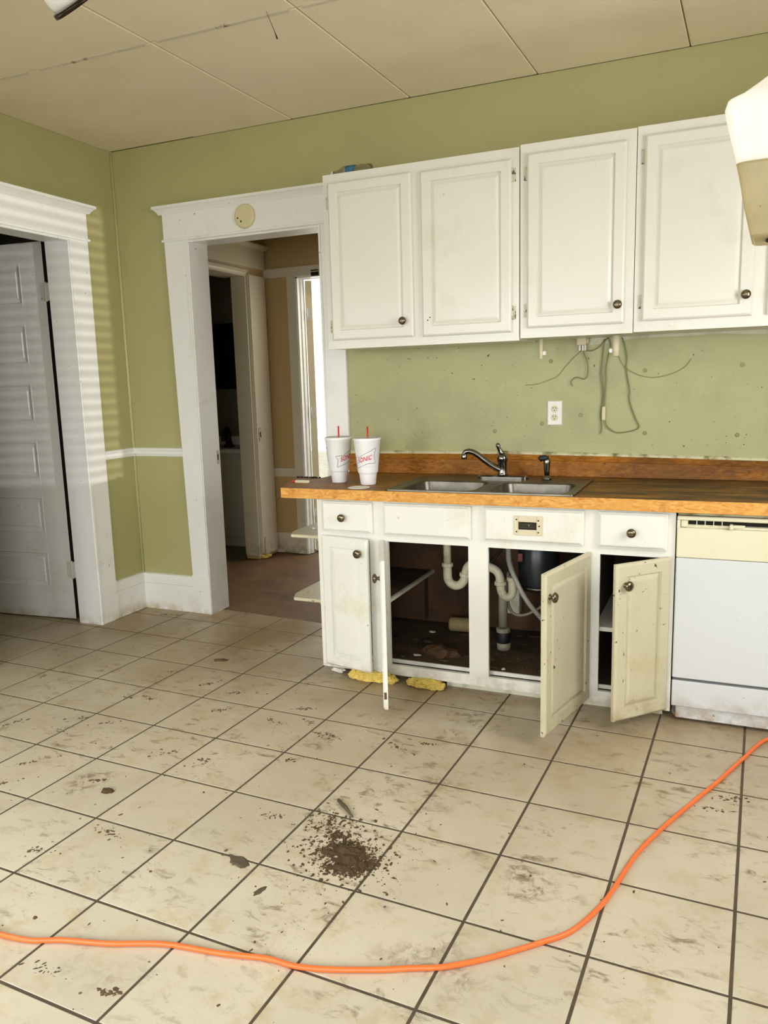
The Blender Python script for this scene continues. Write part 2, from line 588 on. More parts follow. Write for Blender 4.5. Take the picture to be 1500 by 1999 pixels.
# hallway and bathroom floor
mb = MB()
mb.box(-0.20, 2.6, 0.05, 1.9, -0.10, -0.006)
hall_floor = struct('floor_hallway', mb, 'hallfloor', 'dark reddish-brown worn floor in the hallway beyond the doorway', 'floor')
mb = MB()
mb.box(-1.8, -0.20, 0.21, 2.3, -0.10, -0.004)
struct('floor_bathroom', mb, 'dim_plaster', 'dim grey floor of the bathroom off the hallway', 'floor')

# ------------------------------------------------------------------ walls
mb = MB()
mb.box(0.0, 0.515, 0.0, 0.16, 0.0, H)
mb.box(1.385, 4.7, 0.0, 0.16, 0.0, H)
mb.box(0.515, 1.385, 0.0, 0.16, 2.235, H)
wall_back = struct('wall_back', mb, 'wall', 'olive green painted wall behind the cabinets and sink', 'wall')
mb = MB()
mb.box(1.515, 4.7, -0.002, 0.004, 1.0, 1.60)
mb.build('splash_zone', 'wall_dirty', wall_back)

mb = MB()
mb.box(-0.150, 0.0, -0.42, 0.2, 0.0, H)
mb.box(-0.150, 0.0, -1.22, -0.42, 2.235, H)
mb.box(-0.2, 0.0, -2.5, -1.22, 0.0, H)
mb.box(-0.2, 0.0, -3.8, -2.5, 0.0, 0.8)
mb.box(-0.2, 0.0, -3.8, -2.5, 2.2, H)
mb.box(-0.2, 0.0, -5.6, -3.8, 0.0, H)
wall_left = struct('wall_left', mb, 'wall', 'olive green painted wall left, holding the open panelled door', 'wall')
mb = MB()
mb.box(4.6, 4.7, -5.6, -2.3, 0.0, H)
mb.box(4.6, 4.7, -1.2, 0.0, 0.0, H)
mb.box(4.6, 4.7, -2.3, -1.2, 0.0, 1.0)
mb.box(4.6, 4.7, -2.3, -1.2, 2.2, H)
struct('wall_right', mb, 'wall', 'olive green painted wall right, outside the picture', 'wall')
mb = MB()
mb.box(0.0, 0.5, -5.7, -5.6, 0.0, H)
mb.box(2.1, 3.0, -5.7, -5.6, 0.0, H)
mb.box(4.4, 4.6, -5.7, -5.6, 0.0, H)
mb.box(3.0, 4.4, -5.7, -5.6, 0.0, 0.8)
mb.box(3.0, 4.4, -5.7, -5.6, 2.2, H)
mb.box(0.5, 2.1, -5.7, -5.6, 0.0, 0.8)
mb.box(0.5, 2.1, -5.7, -5.6, 2.2, H)
struct('wall_front', mb, 'wall', 'olive green painted wall behind the viewer', 'wall')


def window(name, mtx, w, z0, z1, label):
    f = MB(mtx)
    for a, b, c, d in ((-0.1, 0, z0 - 0.1, z1 + 0.1), (w, w + 0.1, z0 - 0.1, z1 + 0.1)):
        f.box(a, b, -0.02, 0.0, c, d)
    f.box(0, w, -0.02, 0.0, z1, z1 + 0.1)
    f.box(-0.12, w + 0.12, -0.05, 0.0, z0 - 0.04, z0)
    if name != 'window_3':
        f.box(0, w, 0.03, 0.06, (z0 + z1) / 2 - 0.02, (z0 + z1) / 2 + 0.02)
    for a in (0, w - 0.04):
        f.box(a, a + 0.04, 0.03, 0.06, z0, z1)
    for a in (z0, z1 - 0.04):
        f.box(0.04, w - 0.04, 0.03, 0.06, a, a + 0.04)
    return struct(name, f, 'trim', label, 'window')


# local x along the wall, local -y into the room
window('window_1', Matrix.Translation((0, -3.8, 0)) @ Matrix.Rotation(math.radians(90), 4, 'Z'), 1.3, 0.8, 2.2,
       'white framed sash window in the left wall beside the viewer')
window('window_2', Matrix.Translation((2.1, -5.6, 0)) @ Matrix.Rotation(math.radians(180), 4, 'Z'), 1.6, 0.8, 2.2,
       'white framed wide window behind the viewer')
window('window_4', Matrix.Translation((4.4, -5.6, 0)) @ Matrix.Rotation(math.radians(180), 4, 'Z'), 1.4, 0.8, 2.2,
       'white framed window behind the viewer nearest the right wall')
window('window_3', Matrix.Translation((4.6, -1.2, 0)) @ Matrix.Rotation(math.radians(-90), 4, 'Z'), 1.1, 1.0, 2.2,
       'white framed window with blinds in the right wall')
bl = thing('window_blind', (4.64, -1.75, 1.0), 'white horizontal blind in the right-hand window', 'blind')
for i in range(26):
    mb = MB(Matrix.Translation((4.64, -1.75, 1.03 + 0.046 * i)) @ Matrix.Rotation(math.radians(24), 4, 'Y'))
    mb.box(-0.020, 0.020, -0.54, 0.54, -0.0008, 0.0008)
    mb.build('slat', 'white_plastic', bl)
mb = MB()
mb.box(4.615, 4.665, -2.295, -1.205, 2.17, 2.20)
mb.build('head_rail', 'white_plastic', bl)

# corner bead in the wall corner
mb = MB()
mb.lathe([(0.008, 0.23), (0.008, H)], (0.005, -0.005, 0), n=10)
struct('trim_1', mb, 'bead', 'pale green bead running up the wall corner', 'trim')

# ------------------------------------------------------------------ ceiling: backing, boards, joint strips
mb = MB()
mb.box(-0.2, 4.7, -5.7, 0.2, H + 0.012, H + 0.06)
ceiling = struct('ceiling', mb, 'ceil_gap', 'low ceiling of large cream boards with dirty joints', 'ceiling')
xs0 = [-0.06, 0.60, 1.235, 1.905, 2.541, 3.20, 3.86, 4.62]
ys0 = [0.0, -1.062, -2.13, -3.2, -4.27, -5.6]


def cnode(i, j):
    return (xs0[i] + (0.035 * ys0[j] if 0 < i < 7 else 0), ys0[j] - (0.025 * (2.6 - xs0[i]) / 2.0 if j else 0))


for j in range(5):
    for i in range(7):
        q = [cnode(i, j), cnode(i + 1, j), cnode(i + 1, j + 1), cnode(i, j + 1)]
        cx = sum(p[0] for p in q) / 4
        cy = sum(p[1] for p in q) / 4
        d = 0.0028
        q = [(p[0] + math.copysign(d, cx - p[0]), p[1] + math.copysign(d, cy - p[1])) for p in q]
        mb = MB()
        z = H + rnd.uniform(-0.001, 0.002)
        mb.loops([[(x, y, H + 0.014) for x, y in q], [(x, y, z + 0.003) for x, y in q],
                  [(cx + (x - cx) * 0.988, cy + (y - cy) * 0.993, z) for x, y in q]], False, True)
        mb.build('ceiling_board', 'ceil', ceiling)
for j in range(1, 5):
    for i in range(7):
        a, b = cnode(i, j), cnode(i + 1, j)
        mb = MB()
        mb.face([(a[0] + 0.03, a[1] - 0.009, H - 0.004), (b[0] - 0.03, b[1] - 0.009, H - 0.004),
                 (b[0] - 0.03, b[1] + 0.009, H - 0.004), (a[0] + 0.03, a[1] + 0.009, H - 0.004)])
        r = bmesh.ops.extrude_face_region(mb.bm, geom=list(mb.bm.faces))
        for v in [e for e in r['geom'] if isinstance(e, bmesh.types.BMVert)]:
            v.co.z += 0.006
        mb.build('joint_strip', 'batten', ceiling)

# ------------------------------------------------------------------ trim of the kitchen
P0 = [(0, 0), (0.020, 0), (0.020, 0.165), (0.024, 0.170), (0.024, 0.190), (0.016, 0.205), (0.012, 0.226), (0, 0.230)]
mb = MB()
mb.sweep(P0, ((0.0, 0, 0), (0, -1, 0), (0, 0, 1)), ((0.400, 0, 0), (0, -1, 0), (0, 0, 1)))
struct('baseboard_back', mb, 'trim', 'tall white moulded baseboard under the green wall beside the doorway', 'baseboard')
mb = MB()
mb.sweep(P0, ((0, -0.002, 0), (1, 0, 0), (0, 0, 1)), ((0, -0.268, 0), (1, 0, 0), (0, 0, 1)))
struct('baseboard_left', mb, 'trim', 'short scuffed white baseboard between the corner and left door frame', 'baseboard')
PR = [(0, 0), (0.012, 0.004), (0.018, 0.020), (0.014, 0.034), (0.020, 0.044), (0.020, 0.054), (0, 0.058)]
mb = MB()
mb.sweep(PR, ((0.0, 0, 0.974), (0, -1, 0), (0, 0, 1)), ((0.384, 0, 0.974), (0, -1, 0), (0, 0, 1)))
struct('trim_2', mb, 'trim', 'white chair rail on the back wall beside the doorway', 'trim')
mb = MB()
mb.sweep(PR, ((0, -0.002, 0.974), (1, 0, 0), (0, 0, 1)), ((0, -0.268, 0.974), (1, 0, 0), (0, 0, 1)))
struct('trim_3', mb, 'trim', 'white chair rail on the left wall between corner and door frame', 'trim')


def casing(name, mtx, xo0, xo1, xi0, xi1, xr_o, zt, label, with_right=True, depth=0.2, skew=True):
    """door casing; local x along the wall, local -y out of it. xo0/xo1 outer edge bottom/top, xi inner edge"""
    root = thing(name, mtx @ Vector((xi0, 0, 0)), label, 'door frame')
    root['kind'] = 'structure'
    mb = MB(mtx)
    mb.loops([[(xo0, -0.022, 0.24), (xi0, -0.022, 0.24), (xi0, 0, 0.24), (xo0, 0, 0.24)],
              [(xo1, -0.022, zt), (xi0, -0.022, zt), (xi0, 0, zt), (xo1, 0, zt)]])
    mb.box(xi0 - 0.014, xi0 - 0.002, -0.028, -0.022, 0.0, zt)
    mb.build('side_board', 'trim', root)
    mb = MB(mtx)
    mb.box(xo0 - 0.006, xi0 + 0.001, -0.026, 0, 0.0, 0.24, 0.002)
    mb.build('plinth_block', 'trim', root)
    if with_right:
        mb = MB(mtx)
        mb.box(xi1, xr_o, -0.022, 0, 0.0, zt)
        mb.box(xi1 + 0.002, xi1 + 0.014, -0.028, -0.022, 0.0, zt)
        mb.build('side_board', 'trim', root)
    mb = MB(mtx)
    mb.box(xo1 - 0.002, xr_o, -0.024, 0, zt, zt + 0.150)
    mb.build('head_board', 'trim', root)
    mb = MB(mtx)
    mb.box(xo1 - 0.012, xr_o + 0.008, -0.034, 0, zt - 0.006, zt + 0.008, 0.003)
    mb.build('fillet', 'trim', root)
    mb = MB(mtx)
    crown = [(0, 0), (0.030, 0), (0.038, 0.012), (0.052, 0.026), (0.062, 0.030), (0.062, 0.044), (0, 0.046)]
    lv = []
    for (u, v) in crown:
        lv.append([(xo1 - u * 0.75, -u, zt + 0.146 + v), (xr_o + u * 0.75, -u, zt + 0.146 + v)])
    n = len(lv)
    for i in range(n):
        a, b = lv[i], lv[(i + 1) % n]
        mb.face([a[0], a[1], b[1], b[0]])
    mb.face([l[0] for l in lv])
    mb.face([l[1] for l in lv][::-1])
    mb.build('crown_cap', 'trim', root)
    mb = MB(mtx)
    mb.box(xi0 - 0.018, xi0 + 0.002, -0.020, depth, 0.0, zt - 0.012)
    mb.build('jamb', 'trim', root)
    mb = MB(mtx)
    mb.box(xi1 - 0.002, xi1 + 0.010, -0.020, depth, 0.0, zt - 0.012)
    mb.build('jamb', 'trim', root)
    mb = MB(mtx)
    mb.box(xi0 - 0.018, xi1 + 0.010, -0.020, depth, zt - 0.012, zt + 0.004)
    mb.box(xi0, xi1, -0.026, -0.012, zt - 0.020, zt - 0.008, 0.003)
    mb.build('head_jamb', 'trim', root)
    return root


casing('trim_4', Matrix.Identity(4), 0.404, 0.364, 0.530, 1.375, 1.513, 2.232,
       'white door casing with crown around the hallway doorway', depth=0.16)
tr4 = [o for o in bpy.data.objects if o.name == 'trim_4'][0]
mb = MB()
mb.box(0.5315, 0.5330, 0.125, 0.150, 0.920, 1.005)
sp_ = tag(mb.build('strike_plate', 'hinge', tr4), 'worn strike plate')
mb = MB()
mb.box(0.5330, 0.5334, 0.132, 0.143, 0.945, 0.980)
mb.build('latch_hole', 'hole', sp_)
# left wall: local x runs along -y
ML = Matrix.Translation((0, 0, 0)) @ Matrix.Rotation(math.radians(90), 4, 'Z')
ML = Matrix(((0, -1, 0, 0), (-1, 0, 0, 0), (0, 0, 1, 0), (0, 0, 0, 1)))   # x -> -y, -y -> +x (mirrored, normals are recalculated)
casing('trim_5', ML, 0.276, 0.270, 0.420, 1.200, 1.345, 2.232,
       'white door casing with crown around the panelled door at left', depth=0.150)

# ------------------------------------------------------------------ left panelled door, standing open into the next room
ang = math.radians(95)
dx = Vector((-math.sin(ang), math.cos(ang), 0))        # along the door from the hinge
MD = Matrix.Translation((-0.213, -0.372, 0.0)) @ Matrix((( -dx.x, -dx.y, 0, 0), (-dx.y, dx.x, 0, 0), (0, 0, 1, 0), (0, 0, 0, 1)))
MD = Matrix.Translation((-0.213, -0.372, 0.0)) @ Matrix(((dx.x, dx.y, 0, 0), (dx.y, -dx.x, 0, 0), (0, 0, 1, 0), (0, 0, 0, 1)))
# local x along the door, local -y = kitchen-facing side
if (MD.to_3x3() @ Vector((0, -1, 0))).y > 0:
    MD = MD @ Matrix.Diagonal((1, -1, 1, 1))
door1 = thing('door_1', (-0.213, -0.372, 0.008), 'white panelled door standing ajar in the left wall', 'door')
door1['kind'] = 'structure'
DW = 0.76
mb = MB(MD)
# stiles and rails as one frame
zs = [(0.20, 0.42), (0.54, 0.76), (0.876, 1.096), (1.218, 1.436), (1.555, 1.777), (1.895, 2.120)]
mb.box(0.0, 0.165, -0.018, 0.018, 0.008, 2.236, 0.002)
mb.box(DW - 0.165, DW, -0.018, 0.018, 0.008, 2.236, 0.002)
ed = [0.008] + [v for p in zs for v in p] + [2.236]
for a, b in zip(ed[0::2], ed[1::2]):
    mb.box(0.165, DW - 0.165, -0.018, 0.018, a, b)
mb.build('door_frame', 'trim', door1)
mb = MB(MD)
mb.box(-0.002, 0.0, -0.0165, 0.018, 0.010, 2.234)  # dark strip added to imitate the shaded gap between door and jamb
tag(mb.build('gap_shade', 'hole', door1), 'dark strip standing in for the shaded hinge gap')
for a, b in zs:
    mb = MB(MD)

    def ring(i, y):
        return [(0.165 + i, y, a + i), (DW - 0.165 - i, y, a + i), (DW - 0.165 - i, y, b - i), (0.165 + i, y, b - i)]
    mb.loops([ring(0, 0.012), ring(0, -0.018), ring(0.006, -0.0195), ring(0.012, -0.013), ring(0.034, -0.012), ring(0.040, -0.015)])
    mb.build('panel', 'trim', door1)
for z in (1.955, 0.318):
    mb = MB(MD)
    mb.lathe([(0.007, -0.055), (0.008, -0.053), (0.008, 0.053), (0.007, 0.055)], (-0.005, -0.020, z), n=10)
    mb.box(0.0, 0.032, -0.021, -0.018, z - 0.05, z + 0.05)
    mb.box(-0.036, -0.008, -0.021, -0.016, z - 0.05, z + 0.05)
    tag(mb.build('hinge', 'hinge_white', door1), 'painted-over hinge with chipped screws')

# dim room behind the left door
mb = MB()
mb.box(-2.7, -2.6, -2.5, 0.2, 0, H)
mb.box(-2.6, -0.2, 0.1, 0.2, 0, H)
mb.box(-2.6, -0.2, -2.6, -2.5, 0, H)
mb.box(-2.7, -0.2, -2.6, 0.2, H, H + 0.06)
struct('wall_side_room', mb, 'dim_plaster', 'dark walls of the unlit room behind the left door', 'wall')

# ------------------------------------------------------------------ hallway
mb = MB()
mb.box(-0.2, -0.03, 0.16, 0.62, 0, H)
mb.box(-0.145, -0.03, 1.405, 1.705, 0, H)
mb.box(-0.2, -0.03, 0.62, 1.405, 2.235, H)
struct('wall_hallway_left', mb, 'tan', 'shadowed hallway wall holding the bathroom doorway', 'wall')
mb = MB()
mb.box(-0.2, 0.265, 1.705, 1.80, 0, H)
mb.box(1.05, 2.7, 1.705, 1.80, 0, H)
mb.box(0.265, 1.05, 1.705, 1.80, 2.225, H)
struct('wall_hallway_end', mb, 'tan', 'tan painted wall at the end of the hallway', 'wall')
mb = MB()
mb.box(2.6, 2.7, 0.16, 1.705, 0, H)
struct('wall_hallway_right', mb, 'tan', 'tan hallway wall hidden behind the kitchen wall', 'wall')
mb = MB()
mb.box(-1.9, 2.7, 0.16, 2.4, H, H + 0.06)
struct('ceiling_hallway', mb, 'dim_plaster', 'dark ceiling over the hallway', 'ceiling')

t6 = thing('trim_6', (-0.01, 1.5, 0), 'scuffed white casing with crown around the bathroom doorway', 'door frame')
t6['kind'] = 'structure'
mb = MB()
mb.box(-0.03, -0.004, 1.42, 1.66, 0.17, 2.236)
mb.box(-0.03, 0.003, 1.425, 1.440, 0.05, 2.236)
mb.build('side_board', 'hall_trim', t6)
mb = MB()
mb.box(-0.03, 0.002, 1.47, 1.665, 0.03, 0.172, 0.002)
mb.build('plinth_block', 'hall_trim', t6)
mb = MB()
mb.box(-0.03, -0.006, 0.50, 0.62, 0.0, 2.236)
mb.build('side_board', 'hall_trim', t6)
mb = MB()
mb.box(-0.03, -0.003, 0.48, 1.665, 2.29, 2.44)
mb.build('head_board', 'hall_trim', t6)
mb = MB()
mb.sweep([(0, 0), (0.012, 0), (0.018, 0.014), (0.030, 0.020), (0.030, 0.032), (0.010, 0.040), (0, 0.054)],
         ((-0.03, 0.50, 2.236), (1, 0, 0), (0, 0, 1)), ((-0.03, 1.42, 2.236), (1, 0, 0), (0, 0, 1)))
mb.build('stop_moulding', 'hall_trim', t6)
mb = MB()
mb.sweep([(0, 0), (0.03, 0), (0.055, 0.022), (0.055, 0.034), (0, 0.036)],
         ((-0.03, 0.45, 2.44), (1, 0, 0), (0, 0, 1)), ((-0.03, 1.69, 2.44), (1, 0, 0), (0, 0, 1)))
mb.build('crown_cap', 'hall_trim', t6)
mb = MB()
mb.box(-0.150, -0.02, 1.400, 1.425, 0.03, 2.236)
mb.build('jamb', 'hall_trim', t6)
mb = MB()
mb.box(-0.215, -0.02, 0.605, 0.622, 0.0, 2.236)
mb.build('jamb', 'hall_trim', t6)
mb = MB()
mb.box(-0.215, -0.02, 0.62, 1.40, 2.222, 2.238)
mb.build('head_jamb', 'hall_trim', t6)
mb = MB()
mb.box(-0.004, 0.0045, 1.452, 1.484, 0.950, 1.060)
sp_ = tag(mb.build('strike_plate', 'hinge', t6), 'rusty strike plate')
mb = MB()
mb.box(0.0045, 0.005, 1.460, 1.474, 0.985, 1.030)
mb.build('latch_hole', 'hole', sp_)
mb = MB()
mb.blob((-0.02, 1.49, 0.012), 0.05, 0.05, 0.02, 2, 0.25, 3)
tag(mb.build('caulk_lump', 'insul', t6), 'yellow foam lump at the foot')

t7 = thing('trim_7', (0.22, 1.70, 0), 'grey white casing around the bright doorway at the hall end', 'door frame')
t7['kind'] = 'structure'
mb = MB()
mb.box(0.180, 0.256, 1.685, 1.705, 0.0, 2.232)
mb.build('side_board', 'hall_trim', t7)
mb = MB()
mb.box(-0.03, 1.15, 1.685, 1.705, 2.232, 2.302)
mb.build('head_band', 'hall_trim', t7)
mb = MB()
mb.box(0.256, 0.272, 1.690, 1.80, 0.0, 2.225)
mb.box(0.272, 0.282, 1.730, 1.765, 0.0, 2.215)
mb.build('jamb', 'trim', t7)
mb = MB()
mb.box(1.05, 1.15, 1.685, 1.705, 0.0, 2.232)
mb.build('side_board', 'hall_trim', t7)
mb = MB()
mb.box(0.256, 1.06, 1.690, 1.80, 2.215, 2.232)
mb.build('head_jamb', 'trim', t7)
mb = MB()
mb.box(0.405, 0.47, 1.678, 1.690, 2.222, 2.250)
mb.box(0.405, 0.47, 1.676, 1.690, 2.258, 2.266)
tag(mb.build('latch_bracket', 'bronze', t7), 'dark metal bracket over the doorway')
mb = MB()
mb.box(-0.03, 0.180, 1.690, 1.705, 0.0, 0.172, 0.002)
struct('baseboard_hallway', mb, 'hall_trim', 'white baseboard at the end of the hallway', 'baseboard')
mb = MB()
mb.sweep([(0, 0), (0.014, 0.004), (0.018, 0.05), (0.022, 0.074), (0, 0.08)],
         ((-0.03, 1.705, 0.640), (0, -1, 0), (0, 0, 1)), ((0.180, 1.705, 0.640), (0, -1, 0), (0, 0, 1)))
struct('trim_8', mb, 'hall_trim', 'white chair rail on the tan hallway wall', 'trim')

door2 = thing('door_2', (0.36, 1.80, 0.01), 'cream door swung open at the bright end of the hallway', 'door')
door2['kind'] = 'structure'
M2 = T_(0.314, 1.795, 0.01, 29)
mb = MB(M2)
mb.box(-0.026, 0.026, 0.008, 0.75, 0.0, 2.195, 0.002)
mb.build('slab', 'hall_door', door2)
for z in (1.89, 1.11, 0.27):
    mb = MB(M2)
    mb.box(-0.016, 0.020, -0.004, 0.0, z, z + 0.09)
    mb.lathe([(0.008, 0), (0.008, 0.09)], (-0.020, -0.006, z), n=8)
    tag(mb.build('hinge', 'hinge_white', door2), 'painted hinge')

# outside beyond the hallway door
mb = MB()
mb.box(-6, 8, 1.9, 12, -0.30, -0.12)
struct('ground', mb, 'plaster', 'pale paved ground outside the far doorway', 'ground')

# bathroom
mb = MB()
mb.box(-1.8, -0.2, 2.2, 2.3, 0, H)
mb.box(-1.9, -1.8, 0.2, 2.3, 0, H)
mb.box(-0.205, -0.195, 1.8, 2.2, 0, H)
struct('wall_bathroom', mb, 'bath_wall', 'dim olive grey walls of the unlit bathroom', 'wall')
van = thing('bathroom_vanity', (-0.75, 1.96, 0), 'white vanity cabinet in the dark bathroom beyond the hallway', 'vanity')
mb = MB()
mb.box(-1.2, -0.30, 1.76, 2.19, 0.10, 0.83)
mb.box(-1.2, -0.30, 1.80, 2.19, 0.0, 0.10)
mb.build('body', 'vanity', van)
for x in (-1.19, -0.545):
    mb = MB()
    mb.box(x, x + 0.62 if x < -1 else -0.31, 1.742, 1.76, 0.16, 0.78, 0.004)
    mb.build('door', 'vanity', van)
mb = MB()
mb.box(-1.22, -0.27, 1.70, 2.195, 0.83, 0.865, 0.008)
mb.build('countertop', 'white_plastic', van)
mb = MB()
mb.box(-1.22, -0.27, 2.165, 2.195, 0.865, 0.94, 0.006)
mb.build('backsplash', 'white_plastic', van)
fa = thing('bathroom_faucet', (-0.60, 1.86, 0.865), 'dark curved faucet on the bathroom vanity', 'faucet')
mb = MB()
mb.lathe([(0.05, 0), (0.048, 0.012), (0.03, 0.03), (0.026, 0.06)], (-0.60, 1.90, 0.865))
mb.build('base', 'dark', fa)
mb = MB()
mb.tube([(-0.60, 1.90, 0.90), (-0.60, 1.90, 0.99), (-0.59, 1.86, 1.02), (-0.575, 1.80, 0.985), (-0.57, 1.78, 0.93)], 0.022, 10, 5)
mb.build('spout', 'dark', fa)
pic = thing('bathroom_mirror', (-0.70, 2.19, 1.37), 'dark framed mirror on the bathroom wall above the vanity', 'mirror')
mb = MB()
for a in ((-1.2, -0.25, 1.37, 1.41), (-1.2, -0.25, 1.91, 1.95)):
    mb.box(a[0], a[1], 2.165, 2.20, a[2], a[3])
for a in ((-1.2, -1.16), (-0.29, -0.25)):
    mb.box(a[0], a[1], 2.165, 2.20, 1.41, 1.91)
mb.build('frame', 'black_frame', pic)
mb = MB()
mb.box(-1.16, -0.29, 2.180, 2.198, 1.41, 1.91)
mb.build('glass', 'black_frame', pic)

# ------------------------------------------------------------------ cabinet doors, knobs, hinges


def rect_ring(w, h, i, y):
    return [(i, y, i), (w - i, y, i), (w - i, y, h - i), (i, y, h - i)]


def knob(mtx, x, z, y, parent, s=1.15):
    mb = MB(mtx)
    mb.lathe([(0.009 * s, 0), (0.0095 * s, 0.002), (0.006 * s, 0.004), (0.0055 * s, 0.011), (0.0135 * s, 0.016), (0.0162 * s, 0.020),
              (0.0155 * s, 0.025), (0.011 * s, 0.0295), (0.004 * s, 0.031)], (x, y, z), (0, -1, 0), 18)
    return tag(mb.build('knob', 'knob', parent), 'tarnished metal knob')


def cab_hinge(mtx, x, z, y, parent, side):
    """wrap hinge: leaf on the frame beside the door edge, barrel against the door; side = +1 when the frame lies at +x"""
    mb = MB(mtx)
    a, b = (x, x + 0.014 * side) if side > 0 else (x + 0.014 * side, x)
    mb.box(a, b, y + 0.012, y + 0.017, z - 0.028, z + 0.028, 0.001)
    mb.lathe([(0.003, -0.030), (0.0045, -0.027), (0.0045, 0.027), (0.003, 0.030)], (x, y + 0.008, z), n=8)
    return tag(mb.build('hinge', 'hinge', parent), 'chipped painted hinge')


def panel_door(name, mtx, w, h, t, fw, mat, parent, label=None, lip=True):
    mb = MB(mtx)
    rings = [rect_ring(w, h, 0, 0), rect_ring(w, h, 0, -t + 0.007), rect_ring(w, h, 0.004, -t + 0.003), rect_ring(w, h, 0.009, -t),
             rect_ring(w, h, fw, -t), rect_ring(w, h, fw + 0.004, -t + 0.0105)]
    mb.loops(rings, True, False)
    d = mb.build(name, mat, parent, origin=mtx @ Vector((0, 0, 0)))
    if label:
        d['label'] = label
    mb = MB(mtx)
    f = fw + 0.004
    mb.loops([rect_ring(w, h, f, -t + 0.011), rect_ring(w, h, f + 0.003, -t + 0.0105), rect_ring(w, h, f + 0.016, -t + 0.003), rect_ring(w, h, f + 0.022, -t + 0.002)], False, True)
    mb.build('panel', mat, d)
    return d


T = T_


def upper(name, x0, x1, z0, z1, doors, label):
    root = thing(name, ((x0 + x1) / 2, -0.165, z0), label, 'cabinet', 'white wall cabinets over the sink')
    mb = MB()
    mb.box(x0, x1, -0.312, -0.001, z0, z1)
    mb.build('body', 'cab', root)
    mb = MB()
    inner = []
    for d in doors:
        inner.append((d['x'] + 0.012, d['x'] + d['w'] - 0.012))
    zb, zt = z0 + 0.052, z1 - 0.052
    e = [x0] + [v for p in inner for v in p] + [x1]
    for a, b in zip(e[0::2], e[1::2]):
        mb.box(a, b, -0.330, -0.312, z0 - 0.002, z1 + 0.002)
    for a, b in inner:
        mb.box(a, b, -0.330, -0.312, z0 - 0.002, zb)
        mb.box(a, b, -0.330, -0.312, zt, z1 + 0.002)
    mb.build('face_frame', 'cab', root)
    for d in doors:
        mt = T(d['x'], -0.3305, d['z0'])
        h = d['z1'] - d['z0']
        o = panel_door('door', mt, d['w'], h, 0.021, 0.046, 'cab', root)
        if d.get('k'):
            knob(mt, d['k'][0] - d['x'], d['k'][1] - d['z0'], -0.021, o)
        for z in d['hz']:
            if d['hs'] < 0:
                cab_hinge(mt, -0.002, z - d['z0'], -0.016, o, -1)
            else:
                cab_hinge(mt, d['w'] + 0.002, z - d['z0'], -0.016, o, 1)
        for (hx, hz) in d.get('holes', ()):
            mb = MB(mt)
            mb.lathe([(0.0032, 0), (0.0032, 0.0008)], (hx - d['x'], -0.021, hz - d['z0']), (0, -1, 0), 8)
            tag(mb.build('screw_hole', 'hole', o), 'empty knob screw hole')
    return root


upper('wall_cabinet', 1.572, 2.535, 1.561, 2.378, [
    dict(x=1.603, w=0.429, z0=1.600, z1=2.338, k=(1.986, 1.674), hz=(2.25, 1.667), hs=-1),
    dict(x=2.078, w=0.426, z0=1.597, z1=2.333, hz=(2.268, 1.682), hs=1, holes=((2.118, 1.683), (2.107, 1.670)))],
    'white wall cabinet with two doors, end of the row beside the doorway')
upper('wall_cabinet', 2.540, 3.0245, 1.570, 2.385, [
    dict(x=2.573, w=0.416, z0=1.610, z1=2.343, k=(2.965, 1.687), hz=(2.265, 1.688), hs=-1)],
    'white single-door wall cabinet in the middle over the faucet')
upper('wall_cabinet', 3.0275, 4.02, 1.573, 2.388, [
    dict(x=3.060, w=0.422, z0=1.614, z1=2.350, k=(3.457, 1.695), hz=(2.271, 1.694), hs=-1),
    dict(x=3.534, w=0.422, z0=1.614, z1=2.350, k=(3.575, 1.695), hz=(2.271, 1.694), hs=1)],
    'white wall cabinet partly behind the lit hanging lamp')

# ------------------------------------------------------------------ base cabinet
base = thing('base_cabinet', (2.45, -0.34, 0.04), 'worn white sink base cabinet with doors hanging open', 'cabinet')
mb = MB()
YF, YB = -0.677, -0.659
for a, b in ((1.655, 1.692), (1.921, 2.013), (2.395, 2.484), (2.893, 2.955), (3.207, 3.241)):
    mb.box(a, b, YF, YB, 0.040, 0.862)
for a, b in ((1.692, 1.921), (2.013, 2.395), (2.484, 2.893), (2.955, 3.207)):
    mb.box(a, b, YF, YB, 0.675, 0.862)
    mb.box(a, b, YF, YB, 0.040, 0.088)
mb.build('face_frame', 'cab_low', base)
mb = MB()
mb.box(1.655, 1.672, YB, -0.012, 0.045, 0.862)
tag(mb.build('side_panel', 'cab_low', base), 'white end panel beside the doorway')
mb = MB()
mb.box(3.224, 3.241, YB, -0.012, 0.045, 0.862)
mb.build('side_panel', 'plywood', base)
mb = MB()
mb.box(2.918, 2.934, YB, -0.012, 0.10, 0.862)
mb.build('partition', 'plywood', base)
mb = MB()
mb.box(1.672, 3.224, -0.016, -0.006, 0.10, 0.862)
mb.build('back_panel', 'plywood', base)
mb = MB()
mb.box(1.672, 3.224, -0.628, -0.016, 0.086, 0.100)
mb.build('bottom_panel', 'wood_dark', base)
mb = MB()
mb.box(1.672, 3.224, -0.636, -0.628, 0.084, 0.101)
tag(mb.build('bottom_edge', 'cab_low', base), 'chipped white front edge of the cabinet floor')
mb = MB()
mb.box(1.672, 1.995, -0.645, -0.02, 0.372, 0.388)
mb.build('shelf', 'wood_dark', base)
mb = MB()
mb.box(1.985, 2.000, -0.645, -0.02, 0.374, 0.390)
tag(mb.build('shelf_edge', 'plaster', base), 'pale shelf edge')
mb = MB()
mb.box(2.934, 3.224, -0.640, -0.02, 0.338, 0.356)
tag(mb.build('shelf', 'cab_low', base), 'white painted shelf')
mb = MB()
mb.box(1.80, 1.96, -0.075, -0.02, 0.12, 0.372)
mb.build('shelf_support', 'plywood', base)
mb = MB()
